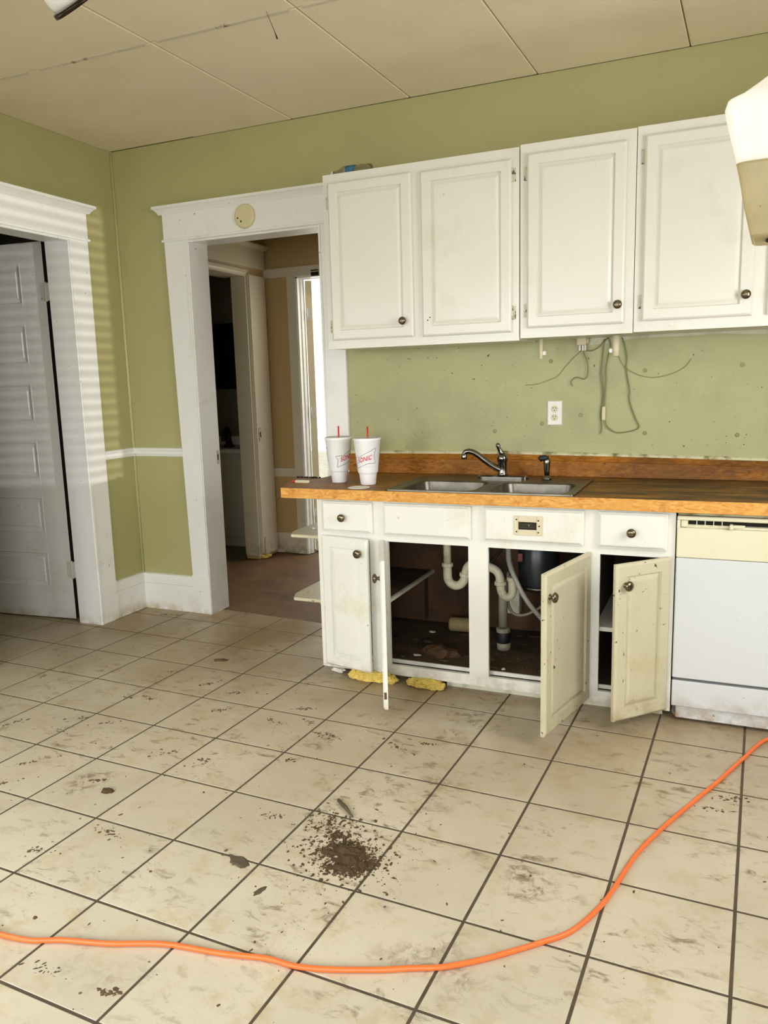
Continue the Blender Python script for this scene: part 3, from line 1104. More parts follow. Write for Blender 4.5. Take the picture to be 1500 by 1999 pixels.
mb.box(2.27, 3.21, -0.625, -0.610, 0.0, 0.044)
tag(mb.build('toe_kick', 'plaster', base), 'grimy grey toe board')
# drawer fronts
for x0, x1, z0, z1, mat, kx in ((1.685, 1.944, 0.709, 0.853, 'cab_low', (1.800, 0.780)), (1.998, 2.411, 0.706, 0.853, 'cab_low', None),
                                (2.468, 2.891, 0.706, 0.853, 'cab_low', None), (2.945, 3.213, 0.705, 0.853, 'cab_low', (3.079, 0.775))):
    mt = T(x0, YF - 0.0005, z0)
    mb = MB(mt)
    w, h = x1 - x0, z1 - z0
    mb.loops([rect_ring(w, h, 0, 0), rect_ring(w, h, 0, -0.012), rect_ring(w, h, 0.006, -0.015), rect_ring(w, h, 0.012, -0.020), rect_ring(w, h, 0.016, -0.021)])
    dr = mb.build('drawer_front', mat, base)
    if kx:
        knob(mt, kx[0] - x0, kx[1] - z0, -0.021, dr)
    if x0 == 1.998:
        mb = MB(mt)
        mb.box(0.076, 0.084, -0.0225, -0.021, 0.080, 0.090)
        tag(mb.build('old_screw_mark', 'hinge', dr), 'bare screw mark where a knob was')
    if x0 == 2.468:
        hw = mb = MB(mt)
        c0, c1, a0, a1 = 0.135, 0.257, 0.036, 0.118
        mb.box(c0, c0 + 0.020, -0.026, -0.021, a0, a1, 0.002)
        mb.box(c1 - 0.026, c1, -0.026, -0.021, a0, a1, 0.002)
        mb.box(c0 + 0.020, c1 - 0.026, -0.027, -0.021, a1 - 0.026, a1, 0.001)
        mb.box(c0 + 0.020, c1 - 0.026, -0.027, -0.021, a0, a0 + 0.024, 0.001)
        br = tag(mb.build('bracket_plate', 'ivory', dr), 'ivory plate of a broken fitting')
        mb = MB(mt)
        mb.box(c0 + 0.020, c1 - 0.026, -0.0222, -0.021, a0 + 0.024, a1 - 0.026)
        for (sx, sz) in ((c1 - 0.018, a1 - 0.018), (c1 - 0.018, a0 + 0.014), (c1 - 0.014, (a0 + a1) / 2), (c0 + 0.012, a1 - 0.016), (c0 + 0.012, a0 + 0.014)):
            mb.lathe([(0.0035, 0), (0.0035, 0.001)], (sx, -0.026, sz), (0, -1, 0), 8)
        tag(mb.build('recess', 'hole', dr), 'dark recess and screw holes of the fitting')
        mb = MB(mt)
        mb.box(c0 + 0.024, c1 - 0.028, -0.029, -0.022, (a0 + a1) / 2 - 0.010, (a0 + a1) / 2 + 0.010, 0.002)
        mb.lathe([(0.009, 0), (0.009, 0.005), (0.006, 0.008)], ((c0 + c1) / 2, -0.029, (a0 + a1) / 2), (0, -1, 0), 12)
        tag(mb.build('latch', 'chrome', dr), 'metal latch')

# hung doors: (hinge x, angle, width, hinge side)
YH = -0.679


def hung(hx, deg, w, z0, z1, side, kn, mat, label, hz):
    h = z1 - z0
    if side < 0:      # hinge at the left edge, swings clockwise seen from above
        mt = T(hx, YH, z0, -deg)
        kx = w - kn[0]
    else:             # hinge at the right edge
        mt = T(hx, YH, z0, deg) @ Matrix.Translation((-w, 0, 0))
        kx = kn[0]
    o = panel_door('door', mt, w, h, 0.020, 0.050, mat, base, label)
    knob(mt, kx, kn[1] - z0, -0.020, o, 1.25)
    for z in hz:
        if side < 0:
            cab_hinge(mt, -0.001, z - z0, -0.012, o, -1)
        else:
            cab_hinge(mt, w + 0.001, z - z0, -0.012, o, 1)
    return o, mt


hung(1.683, 10.5, 0.262, 0.058, 0.690, -1, (0.040, 0.625), 'cab_low', 'narrow door ajar beside the hallway doorway', (0.62, 0.14))
d2, m2 = hung(1.992, 66.0, 0.430, 0.050, 0.682, -1, (0.042, 0.600), 'cab_low', 'sink door seen edge-on, swung wide open', (0.60, 0.13))
mb = MB(m2)
mb.box(0.4295, 0.4312, -0.016, -0.005, 0.045, 0.075)
tag(mb.build('broken_patch', 'wood_dark', d2), 'chipped dark patch on the edge')
hung(2.905, 77.0, 0.438, 0.050, 0.682, 1, (0.030, 0.592), 'cab_yellow', 'yellowed sink door standing far open', (0.60, 0.13))
hung(3.218, 47.0, 0.270, 0.050, 0.682, 1, (0.042, 0.600), 'cab_yellow', 'narrow grimy door open beside the dishwasher', (0.598, 0.118))

# open end shelves on the cabinet side
for z in (0.676, 0.360):
    mb = MB()
    mb.prism([(1.655, -0.650), (1.655, -0.06), (1.520, -0.06), (1.456, -0.30), (1.456, -0.575), (1.490, -0.650)][::-1], z - 0.016, z, 0.004)
    sh = tag(mb.build('end_shelf', 'cab_yellow', base), 'cream corner shelf on the cabinet end')
    mb = MB()
    mb.loops([[(1.655, -0.61, z - 0.016), (1.60, -0.61, z - 0.016), (1.655, -0.61, z - 0.075)],
              [(1.655, -0.595, z - 0.016), (1.60, -0.595, z - 0.016), (1.655, -0.595, z - 0.075)]])
    mb.build('bracket', 'cab_yellow', sh)
mb = MB()
mb.blob((1.540, -0.50, 0.681), 0.014, 0.009, 0.006, 1, 0.3, 4)
tag(mb.build('plaster_chip', 'paper'), 'small white plaster chip on the upper end shelf', 'chip')
mb = MB()
mb.blob((1.615, -0.40, 0.690), 0.030, 0.022, 0.016, 2, 0.3, 9)
tag(mb.build('foam_lump', 'cab_yellow'), 'cream lump at the back of the upper end shelf', 'debris')

# ------------------------------------------------------------------ worktop with splash
top = thing('worktop', (2.8, -0.35, 0.865), 'wood-look worktop with a grimy top and orange front edge', 'worktop')
XR = 4.35
mb = MB()
mb.prism([(1.485, -0.708), (2.035, -0.708), (2.035, -0.012), (1.515, -0.012), (1.492, -0.325), (1.333, -0.310)], 0.866, 0.910)
mb.box(2.035, 2.825, -0.708, -0.668, 0.866, 0.910)
mb.box(2.035, 2.825, -0.180, -0.012, 0.866, 0.910)
mb.box(2.825, XR, -0.708, -0.012, 0.866, 0.910)
mb.build('slab', 'top', top)
mb = MB()
mb.box(1.484, XR, -0.714, -0.708, 0.864, 0.911, 0.001)
mb.build('front_edge', 'edge', top)
mb = MB()


def splash_ring(x, zt):
    return [(x, -0.012, 0.911), (x, -0.036, 0.911), (x, -0.034, zt - 0.030), (x, -0.026, zt - 0.026), (x, -0.012, zt)]


mb.loops([splash_ring(1.517, 1.012), splash_ring(2.4, 1.018), splash_ring(3.1, 1.008), splash_ring(XR, 0.984)])
mb.build('backsplash', 'splash', top)
mb = MB()


def caulk_ring(x, zt):
    return [(x, -0.003, zt - 0.004), (x, -0.014, zt - 0.002), (x, -0.012, zt + 0.008), (x, -0.003, zt + 0.013)]


mb.loops([caulk_ring(1.517, 1.012), caulk_ring(2.4, 1.018), caulk_ring(3.1, 1.008), caulk_ring(XR, 0.984)])
tag(mb.build('caulk_bead', 'caulk', top), 'grimy cream caulk line')

# ------------------------------------------------------------------ sink


def rrect(x0, x1, y0, y1, r, z, n=6):
    out = []
    for cx, cy, a0 in ((x1 - r, y1 - r, 0), (x0 + r, y1 - r, 90), (x0 + r, y0 + r, 180), (x1 - r, y0 + r, 270)):
        for k in range(n + 1):
            a = math.radians(a0 + 90 * k / n)
            out.append((cx + r * math.cos(a), cy + r * math.sin(a), z))
    return out


sink = thing('kitchen_sink', (2.43, -0.42, 0.911), 'stained stainless steel double sink set in the worktop', 'sink')
SX0, SX1, SY0, SY1 = 2.013, 2.845, -0.690, -0.155
BW = [(2.060, 2.405), (2.470, 2.805)]
BY0, BY1 = -0.655, -0.325
mb = MB()
xm = 2.4375
for i, (a, b) in enumerate(BW):
    X0, X1 = (SX0, xm) if i == 0 else (xm, SX1)
    # deck ring around one bowl
    mb.loops([rrect(X0, X1, SY0, -0.30, 0.0008, 0.915), rrect(a, b, BY0, BY1, 0.055, 0.914), rrect(a + 0.004, b - 0.004, BY0 + 0.004, BY1 - 0.004, 0.052, 0.908)],
             False, False)
mb.box(SX0, SX1, -0.30, SY1, 0.911, 0.915)
mb.loops([rrect(SX0 - 0.004, SX1 + 0.004, SY0 - 0.004, SY1 + 0.004, 0.02, 0.9105), rrect(SX0 - 0.003, SX1 + 0.003, SY0 - 0.003, SY1 + 0.003, 0.02, 0.9165),
          rrect(SX0 + 0.006, SX1 - 0.006, SY0 + 0.006, SY1 - 0.006, 0.016, 0.9165), rrect(SX0 + 0.010, SX1 - 0.010, SY0 + 0.010, SY1 - 0.010, 0.014, 0.9150)], False, False)
mb.build('deck', 'steel', sink)
for i, (a, b) in enumerate(BW):
    mb = MB()
    mb.loops([rrect(a + 0.004, b - 0.004, BY0 + 0.004, BY1 - 0.004, 0.052, 0.908), rrect(a + 0.012, b - 0.012, BY0 + 0.012, BY1 - 0.012, 0.050, 0.86),
              rrect(a + 0.020, b - 0.020, BY0 + 0.020, BY1 - 0.020, 0.050, 0.765), rrect(a + 0.032, b - 0.032, BY0 + 0.032, BY1 - 0.032, 0.045, 0.748),
              rrect(a + 0.055, b - 0.055, BY0 + 0.055, BY1 - 0.055, 0.040, 0.745)], False, True, True)
    bowl = mb.build('bowl', 'steel', sink)
    mb = MB()
    mb.lathe([(0.045, 0), (0.043, 0.003), (0.030, 0.001), (0.012, 0.003)], ((a + b) / 2, -0.47, 0.7455))
    tag(mb.build('drain', 'chrome', bowl), 'metal drain basket')

fau = thing('kitchen_faucet', (2.42, -0.20, 0.917), 'tarnished chrome single-lever faucet on the back of the sink', 'faucet')
mb = MB()
mb.loops([rrect(2.300, 2.548, -0.228, -0.172, 0.027, 0.9155), rrect(2.300, 2.548, -0.228, -0.172, 0.027, 0.925), rrect(2.308, 2.540, -0.220, -0.180, 0.020, 0.931)], True, True)
mb.build('base_plate', 'chrome', fau)
mb = MB()
mb.lathe([(0.027, 0.931), (0.024, 0.938), (0.022, 0.945), (0.022, 0.995), (0.024, 0.999), (0.026, 1.003), (0.026, 1.022), (0.022, 1.028), (0.016, 1.034)], (2.422, -0.20, 0))
mb.build('body', 'chrome', fau)
mb = MB()
mb.tube([(2.424, -0.205, 0.955), (2.385, -0.208, 0.972), (2.345, -0.212, 0.998), (2.300, -0.218, 1.032), (2.270, -0.222, 1.046), (2.246, -0.226, 1.044), (2.238, -0.227, 1.030)], (0.016, 0.012), 12, 5)
mb.build('spout', 'chrome', fau)
mb = MB()
mb.lathe([(0.014, 0), (0.0145, 0.006), (0.0145, 0.022), (0.013, 0.024)], (2.238, -0.227, 1.010))
mb.build('aerator', 'chrome', fau)
mb = MB()
mb.tube([(2.424, -0.20, 1.026), (2.416, -0.203, 1.044), (2.407, -0.208, 1.060), (2.403, -0.212, 1.076), (2.402, -0.214, 1.086)], [0.017, 0.012, 0.009, 0.0115, 0.007], 10)
mb.build('lever', 'chrome', fau)

spr = thing('sink_sprayer', (2.637, -0.20, 0.915), 'chrome side sprayer standing right of the faucet', 'sprayer')
mb = MB()
mb.lathe([(0.023, 0), (0.022, 0.006), (0.015, 0.012), (0.013, 0.020)], (2.637, -0.20, 0.9155))
mb.build('collar', 'chrome', spr)
mb = MB()
mb.lathe([(0.012, 0), (0.0135, 0.03), (0.016, 0.06), (0.016, 0.075), (0.013, 0.085)], (2.637, -0.20, 0.930))
mb.build('handle', 'chrome', spr)
mb = MB()
mb.tube([(2.640, -0.198, 1.012), (2.628, -0.205, 1.018), (2.612, -0.212, 1.016), (2.604, -0.216, 1.010)], [0.013, 0.015, 0.014, 0.012], 10)
mb.build('head', 'dark', spr)

# ------------------------------------------------------------------ cups


def cup_r(z):
    return 0.0485 + (0.0640 - 0.0485) * (z - 0.062) / (0.210 - 0.062)


BOW = [(0.00, 0.56), (0.30, 0.58), (0.95, 1.00), (1.0, 0.98), (0.915, 0.66), (1.0, 0.30), (0.98, 0.27), (0.68, 0.27), (0.07, 0.0), (0.03, 0.03), (0.085, 0.36), (-0.01, 0.53)]


def on_cup(u, v, ctr, off=0.0006):
    """u 0..1 across the emblem, v 0..1 up it -> point on the cup wall; emblem centre at angle ctr (0 faces -y)"""
    z = 0.079 + v * 0.096
    a = ctr + (u - 0.5) * math.radians(118)
    r = cup_r(z) + off
    return (r * math.sin(a), -r * math.cos(a), z)


def make_cup(loc, label, ctr):
    root = thing('foam_cup', loc, label, 'cup', 'foam drink cups on the worktop')
    L = Vector(loc)
    mt = Matrix.Translation(L)
    mb = MB(mt)
    mb.lathe([(0.034, 0.0), (0.0365, 0.002), (0.0420, 0.050), (0.0435, 0.054), (0.0470, 0.057), (0.0485, 0.062), (0.0640, 0.210), (0.0662, 0.212), (0.0666, 0.219),
              (0.0650, 0.221), (0.0620, 0.219)], n=40)
    mb.build('cup_body', 'foam', root, origin=L)
    mb = MB(mt)
    mb.lathe([(0.0615, 0.217), (0.0635, 0.222), (0.058, 0.2235), (0.056, 0.2205), (0.008, 0.2205), (0.006, 0.222)], n=36)
    mb.build('lid', 'lid', root, origin=L)
    mb = MB(mt)
    mb.tube([(0.002, 0, 0.150), (0.006, -0.004, 0.275)], 0.0042, 10)
    mb.build('straw', 'red', root, origin=L)
    for c in (ctr, ctr + math.pi):
        mb = MB(mt)
        loop = []
        for i in range(len(BOW)):
            p, q = BOW[i], BOW[(i + 1) % len(BOW)]
            for k in range(8):
                s = k / 8
                loop.append(on_cup(p[0] + (q[0] - p[0]) * s, p[1] + (q[1] - p[1]) * s, c, 0.0003))
        mb.tube(loop + [loop[0]], 0.0011, 5)
        mb.tube([on_cup(0.45 + 0.05 * k, 0.10, c, 0.0002) for k in range(10)], 0.0003, 4)
        mb.build('emblem_outline', 'blue_ink', root, origin=L)
        cu = bpy.data.curves.new('lettering', 'FONT')
        cu.body = 'SONIC'
        cu.size = 1.0
        cu.offset = 0.018
        cu.shear = 0.15
        cu.align_x = 'CENTER'
        cu.align_y = 'CENTER'
        cu.space_character = 1.05
        to = bpy.data.objects.new('lettering_source', cu)
        COL.objects.link(to)
        bpy.context.view_layer.update()
        me = bpy.data.meshes.new_from_object(to.evaluated_get(bpy.context.evaluated_depsgraph_get()))
        bpy.data.objects.remove(to)
        bm = bmesh.new()
        bm.from_mesh(me)
        bmesh.ops.triangulate(bm, faces=bm.faces)
        bmesh.ops.subdivide_edges(bm, edges=bm.edges, cuts=2, use_grid_fill=True)
        wd = max(v.co.x for v in bm.verts) - min(v.co.x for v in bm.verts)
        for v in bm.verts:
            u = 0.50 + v.co.x / wd * 0.64
            vv = 0.47 + (u - 0.5) * 0.30 + v.co.y * 0.33
            v.co = L + Vector(on_cup(u, vv, c, 0.0007))
        o = MB()
        o.bm.free()
        o.bm = bm
        o.build('lettering', 'red_ink', root, origin=L)
    return root


def to_cam(loc):
    d = CAMLOC - Vector(loc)
    return math.atan2(d.x, -d.y)


c1 = (1.668, -0.455, 0.911)
c2 = (1.846, -0.505, 0.911)
make_cup(c1, 'white foam drink cup with red straw, nearer the doorway', to_cam(c1) + math.radians(45))
make_cup(c2, 'white foam drink cup with red straw, nearer the sink', to_cam(c2) - math.radians(17))

mb = MB()
mb.lathe([(0.050, 0), (0.052, 0.0015), (0.048, 0.0028), (0.044, 0.0018)], (1.853, -0.625, 0.9105), n=24)
tag(mb.build('flat_lid', 'paper'), 'flat white disc lying in front of the cup near the sink', 'lid')

kn = thing('pocket_tool', (1.475, -0.515, 0.911), 'small cream-handled tool with a red end on the worktop corner', 'tool')
mb = MB()
mb.loops([rrect(1.452, 1.528, -0.525, -0.503, 0.009, 0.911), rrect(1.450, 1.530, -0.527, -0.501, 0.010, 0.919), rrect(1.455, 1.525, -0.523, -0.505, 0.008, 0.923)])
mb.build('handle', 'ivory', kn)
mb = MB()
mb.blob((1.440, -0.515, 0.917), 0.012, 0.008, 0.006, 2, 0.05)
tag(mb.build('tip', 'red', kn), 'reddish end')
mb = MB()
mb.lathe([(0.006, 0), (0.006, 0.0015)], (1.513, -0.514, 0.9225), n=12)
mb.build('rivet', 'greypipe', kn)
# black crumbs along the back of the overhang
mb = MB()
for i in range(45):
    x = 1.345 + 0.145 * rnd.random()
    mb.blob((x, -0.318 - 0.012 * rnd.random(), 0.9125), rnd.uniform(0.002, 0.008), rnd.uniform(0.002, 0.005), rnd.uniform(0.002, 0.006), 1, 0.3, i)
tag(mb.build('worktop_crumbs', 'hole'), 'black crumbs along the back edge of the worktop overhang', 'debris', kind='stuff')

# ------------------------------------------------------------------ dishwasher
dw = thing('dishwasher', (3.545, -0.36, 0.0), 'white built-in dishwasher with an almond control strip', 'dishwasher')
X0, X1 = 3.246, 3.846
mb = MB()
mb.box(X0 + 0.01, X1 - 0.01, -0.655, -0.03, 0.03, 0.850)
mb.build('body', 'dark', dw)
mb = MB()
mb.box(X0, X1, -0.690, -0.655, 0.190, 0.682, 0.004)
mb.build('door_panel', 'white_dw', dw)
mb = MB()
mb.box(X0, X1, -0.692, -0.655, 0.684, 0.802, 0.003)
mb.box(X0, X1, -0.692, -0.655, 0.832, 0.848, 0.003)
mb.box(X0, X0 + 0.012, -0.692, -0.655, 0.802, 0.832)
mb.box(X0 + 0.012, X1, -0.668, -0.655, 0.802, 0.832)
mb.build('control_panel', 'cream_dw', dw)
mb = MB()
mb.box(X0 + 0.002, X1, -0.672, -0.640, 0.850, 0.862)
tag(mb.build('top_flange', 'caulk', dw), 'grimy top flange')
mb = MB()
mb.box(X0 + 0.040, X1 - 0.02, -0.6695, -0.668, 0.813, 0.830)
tag(mb.build('vent_slot', 'hole', dw), 'dark vent slot')
for x in (3.315, 3.345, 3.375, 3.405):
    mb = MB()
    mb.box(x, x + 0.003, -0.682, -0.669, 0.812, 0.831)
    mb.build('vent_rib', 'cream_dw', dw)
mb = MB()
mb.box(X0 + 0.014, X0 + 0.038, -0.684, -0.668, 0.804, 0.831, 0.002)
mb.build('vent_block', 'cream_dw', dw)
mb = MB()
mb.box(3.432, 3.60, -0.690, -0.669, 0.803, 0.812, 0.002)
mb.box(3.432, 3.446, -0.704, -0.672, 0.803, 0.822, 0.003)
mb.prism([(3.446, -0.702), (3.486, -0.692), (3.486, -0.686), (3.446, -0.680)], 0.812, 0.820)
mb.build('latch_handle', 'cream_dw', dw)
mb = MB()
mb.box(X0, X1, -0.686, -0.655, 0.070, 0.178, 0.003)
mb.build('access_panel', 'white_dw', dw)
mb = MB()
mb.prism([(X0, -0.62), (X0 + 0.018, -0.668), (X1, -0.672), (X1, -0.62)], 0.016, 0.068)
mb.build('toe_panel', 'white_dw', dw)
for x in (X0 + 0.05, X1 - 0.05):
    mb = MB()
    mb.lathe([(0.016, 0.0), (0.016, 0.03)], (x, -0.60, 0.0))
    mb.build('foot', 'dark', dw)

# ------------------------------------------------------------------ under the sink
pl = thing('drain_plumbing', (2.36, -0.40, 0.10), 'dusty white drain pipes and traps under the sink', 'pipes')


def nut(p, ax, r=0.028, h=0.018, mat='pvc'):
    mb = MB()
    mb.lathe([(r * 0.92, 0), (r, 0.003), (r, h - 0.003), (r * 0.92, h)], p, ax, 10, False)
    mb.build('slip_nut', mat, pl)


mb = MB()
mb.tube([(2.203, -0.40, 0.742), (2.203, -0.40, 0.52)], 0.019, 14)
mb.build('tailpiece', 'pvc', pl)
mb = MB()
mb.tube([(2.203, -0.40, 0.525), (2.203, -0.40, 0.468), (2.206, -0.40, 0.445), (2.220, -0.40, 0.425), (2.245, -0.40, 0.417), (2.270, -0.40, 0.426), (2.286, -0.40, 0.448),
         (2.292, -0.40, 0.472)], 0.0215, 14, 4)
mb.build('trap_bend', 'pvc', pl)
nut((2.203, -0.40, 0.508), (0, 0, 1))
nut((2.290, -0.40, 0.464), (0.2, 0, 1))
mb = MB()
mb.tube([(2.293, -0.40, 0.476), (2.302, -0.40, 0.508), (2.325, -0.40, 0.528), (2.37, -0.40, 0.528), (2.415, -0.40, 0.518), (2.445, -0.40, 0.503), (2.460, -0.40, 0.478), (2.463, -0.40, 0.448)], 0.0205, 14, 4)
mb.build('waste_arm', 'pvc', pl)
nut((2.463, -0.40, 0.436), (0, 0, 1))
mb = MB()
mb.tube([(2.463, -0.40, 0.445), (2.466, -0.40, 0.415), (2.478, -0.40, 0.390), (2.496, -0.40, 0.380), (2.514, -0.40, 0.390), (2.521, -0.40, 0.410), (2.521, -0.40, 0.474)], 0.020, 14, 4)
mb.build('trap_bend', 'pvc', pl)
nut((2.521, -0.40, 0.462), (0, 0, 1), 0.026)
mb = MB()
mb.tube([(2.458, -0.33, 0.45), (2.458, -0.33, 0.215)], 0.022, 14)
mb.build('standpipe', 'greypipe', pl)
nut((2.458, -0.33, 0.185), (0, 0, 1), 0.034, 0.022, 'greypipe')
mb = MB()
mb.lathe([(0.033, 0), (0.034, 0.004), (0.034, 0.046), (0.033, 0.05)], (2.459, -0.33, 0.135))
tag(mb.build('rubber_coupling', 'dark', pl), 'black rubber coupling')
mb = MB()
mb.lathe([(0.033, 0), (0.033, 0.034)], (2.461, -0.33, 0.101))
mb.build('floor_fitting', 'greypipe', pl)

ds = thing('garbage_disposal', (2.60, -0.27, 0.41), 'dark rounded garbage disposal hanging under the sink', 'disposal')
mb = MB()
mb.lathe([(0.06, 0.405), (0.088, 0.412), (0.095, 0.43), (0.095, 0.60), (0.080, 0.63), (0.055, 0.66), (0.050, 0.735)], (2.615, -0.27, 0), n=28)
mb.build('housing', 'disposal', ds)
mb = MB()
mb.lathe([(0.097, 0), (0.097, 0.02)], (2.615, -0.27, 0.405), n=28)
tag(mb.build('bottom_ring', 'steel', ds), 'pale metal bottom ring')
mb = MB()
mb.box(2.535, 2.560, -0.362, -0.352, 0.545, 0.585, 0.003)
tag(mb.build('rating_label', 'label', ds), 'faded red label')

mb = MB()
P_ = [(2.512, -0.45, 0.735), (2.515, -0.45, 0.62), (2.517, -0.45, 0.572), (2.530, -0.45, 0.524), (2.552, -0.45, 0.476), (2.585, -0.45, 0.412), (2.630, -0.44, 0.345), (2.70, -0.36, 0.24), (2.78, -0.20, 0.18)]
mb.tube(P_, 0.0115, 10, 10)
tag(mb.build('corrugated_hose', 'hose'), 'grey corrugated hose curving down past the garbage disposal', 'hose')
# ribs of the hose
hz = bpy.data.objects['corrugated_hose']
mb = MB()
for i in range(34):
    t = i / 33
    k = t * 3
    a = int(min(k, 2))
    p = Vector(P_[a]).lerp(Vector(P_[a + 1]), k - a) if a < 3 else Vector(P_[3])
    d = (Vector(P_[a + 1]) - Vector(P_[a])).normalized()
    mb.lathe([(0.0115, -0.0012), (0.0132, 0), (0.0115, 0.0012)], p, d, 10)
mb.build('ribs', 'hose', hz)
mb = MB()
mb.tube([(2.46, -0.24, 0.46), (2.467, -0.28, 0.34), (2.50, -0.32, 0.285), (2.552, -0.32, 0.275), (2.61, -0.30, 0.30), (2.70, -0.25, 0.36)], 0.007, 8, 6)
tag(mb.build('supply_hose', 'greypipe'), 'thin grey supply hose looping behind the standpipe', 'hose')
mb = MB()
mb.tube([(2.30, -0.10, 0.62), (2.295, -0.12, 0.52), (2.33, -0.16, 0.47), (2.40, -0.12, 0.55), (2.42, -0.06, 0.64)], 0.006, 8, 6)
tag(mb.build('supply_hose', 'dark'), 'dark thin supply hose behind the left trap', 'hose')
mb = MB()
mb.box(2.375, 2.475, -0.075, -0.02, 0.20, 0.33, 0.004)
tag(mb.build('junction_box', 'plaster'), 'pale box on the cabinet back behind the standpipe', 'box')
mb = MB()
mb.lathe([(0.030, 0), (0.037, 0.008), (0.037, 0.15), (0.030, 0.158)], (2.125, -0.15, 0.1385), (1, 0.1, 0), 18)
tag(mb.build('paper_roll', 'roll'), 'tan roll lying at the back of the sink cabinet', 'roll')
mb = MB()
mb.blob((2.19, -0.52, 0.112), 0.075, 0.04, 0.035, 3, 0.16, 5)
mb.blob((2.25, -0.50, 0.108), 0.05, 0.035, 0.024, 2, 0.2, 6)
tag(mb.build('crumpled_bag', 'plywood'), 'crumpled brown bag on the cabinet floor under the left trap', 'bag')
mb = MB()
for i in range(75):
    x, y = rnd.uniform(1.98, 2.88), rnd.uniform(-0.61, -0.06)
    mb.blob((x, y, 0.1015), rnd.uniform(0.004, 0.028), rnd.uniform(0.004, 0.016), rnd.uniform(0.0015, 0.006), 1, 0.4, i)
tag(mb.build('cabinet_litter', 'litter'), 'brown litter scattered over the sink cabinet floor', 'debris', kind='stuff')
for x, y, lab in ((2.095, -0.555, 'pale paper scrap left of the brown bag in the sink cabinet'), (2.045, -0.20, 'pale paper scrap far back in the sink cabinet'),
                  (2.53, -0.60, 'white crumb by the front edge right of the standpipe')):
    mb = MB()
    mb.blob((x, y, 0.103), 0.020 if x < 2.5 else 0.008, 0.011, 0.003, 2, 0.35, int(x * 1000))
    tag(mb.build('paper_scrap', 'paper'), lab, 'scrap', 'paper scraps in the sink cabinet')

# insulation hanging under the cabinet
for x0, x1, y, lab, sd in ((1.80, 2.05, -0.694, 'ragged yellow insulation tuft under the narrow open door', 1), (2.095, 2.285, -0.692, 'rolled yellow insulation strip under the sink opening', 2)):
    g_ = random.Random(sd)
    mb = MB()
    ret = bmesh.ops.create_icosphere(mb.bm, subdivisions=5, radius=1.0)
    for v in ret['verts']:
        p = v.co.copy()
        q = Vector((p.x * 5 + sd * 9, p.y * 1.6, p.z * 1.6))
        k = 1 + 0.50 * mnoise.noise(q) + 0.22 * mnoise.noise(q * 3.1) + 0.12 * mnoise.noise(q * 8)
        ex = math.copysign(abs(p.x) ** 0.6, p.x)
        v.co = Vector(((x0 + x1) / 2 + ex * (x1 - x0) / 2 * (0.85 + 0.15 * k), y + p.y * 0.026 * k, max(0.0235 + p.z * (0.027 if sd == 1 else 0.021) * k, 0.001)))
    tag(mb.build('insulation_tuft', 'insul'), lab, 'insulation', 'insulation under the base cabinet')
mb = MB()
mb.blob((1.72, -0.655, 0.017), 0.035, 0.014, 0.012, 2, 0.3, 8)
tag(mb.build('plaster_shard', 'paper'), 'white shard on the floor under the cabinet corner', 'debris')

# ------------------------------------------------------------------ things on the back wall
out = thing('wall_outlet', (2.632, 0.0, 1.159), 'white double electrical outlet on the green wall', 'outlet')
mb = MB()
mb.loops([[(2.597 + i, y, 1.159 + i), (2.669 - i, y, 1.159 + i), (2.669 - i, y, 1.277 - i), (2.597 + i, y, 1.277 - i)] for i, y in ((0, -0.002), (0, -0.005), (0.004, -0.0085))])
mb.build('cover_plate', 'white_plastic', out)
for z in (1.2385, 1.1975):
    mb = MB()
    mb.lathe([(0.0172, 0), (0.0172, 0.0012), (0.016, 0.0022)], (2.633, -0.0085, z), (0, -1, 0), 20)
    rc = mb.build('receptacle', 'ivory', out)
    mb = MB()
    mb.box(2.6255, 2.6280, -0.0112, -0.0106, z + 0.001, z + 0.009)
    mb.box(2.6380, 2.6405, -0.0112, -0.0106, z + 0.001, z + 0.009)
    mb.lathe([(0.0026, 0), (0.0026, 0.0006)], (2.633, -0.0106, z - 0.007), (0, -1, 0), 8)
    mb.build('slots', 'hole', rc)
mb = MB()
mb.lathe([(0.003, 0), (0.0025, 0.0012)], (2.633, -0.0085, 1.218), (0, -1, 0), 8)
mb.build('screw', 'chrome', out)

for i, (x, z) in enumerate(((2.612, 1.469), (2.759, 1.208), (2.570, 1.167), (3.050, 1.411), (3.056, 1.120), (3.462, 1.424), (3.454, 1.112), (2.33, 1.13))):
    mb = MB()
    mb.lathe([(0.0098, 0), (0.0098, 0.002), (0.0078, 0.0034), (0.0050, 0.0016)], (x, -0.002, z), (0, -1, 0), 12)
    mb.build('screw_head', 'cord_pale', wall_back)
mb = MB()
for i in range(30):
    x, z = rnd.uniform(2.2, 3.55), 1.05 + 0.45 * rnd.random() ** 1.6
    mb.lathe([(rnd.uniform(0.0008, 0.0026), 0), (0.001, 0.0010)], (x, -0.002, z), (0, -1, 0), 6)
o = mb.build('nail_holes', 'hole', wall_back)
o['kind'] = 'stuff'
# torn plaster under the cabinets
mb = MB()
up = [(2.79, 1.538), (2.86, 1.541), (2.941, 1.550), (2.987, 1.5585), (3.10, 1.561), (3.209, 1.5595), (3.30, 1.5615), (3.387, 1.5635), (3.46, 1.557), (3.551, 1.553), (3.8, 1.552), (4.3, 1.553)]
mb.loops([[(x, -0.002, z) for x, z in up] + [(4.3, -0.002, 1.60), (2.79, -0.002, 1.60)], [(x, -0.005, z) for x, z in up] + [(4.3, -0.005, 1.60), (2.79, -0.005, 1.60)]])
tag(mb.build('torn_plaster', 'plaster', wall_back), 'torn white plaster edge')

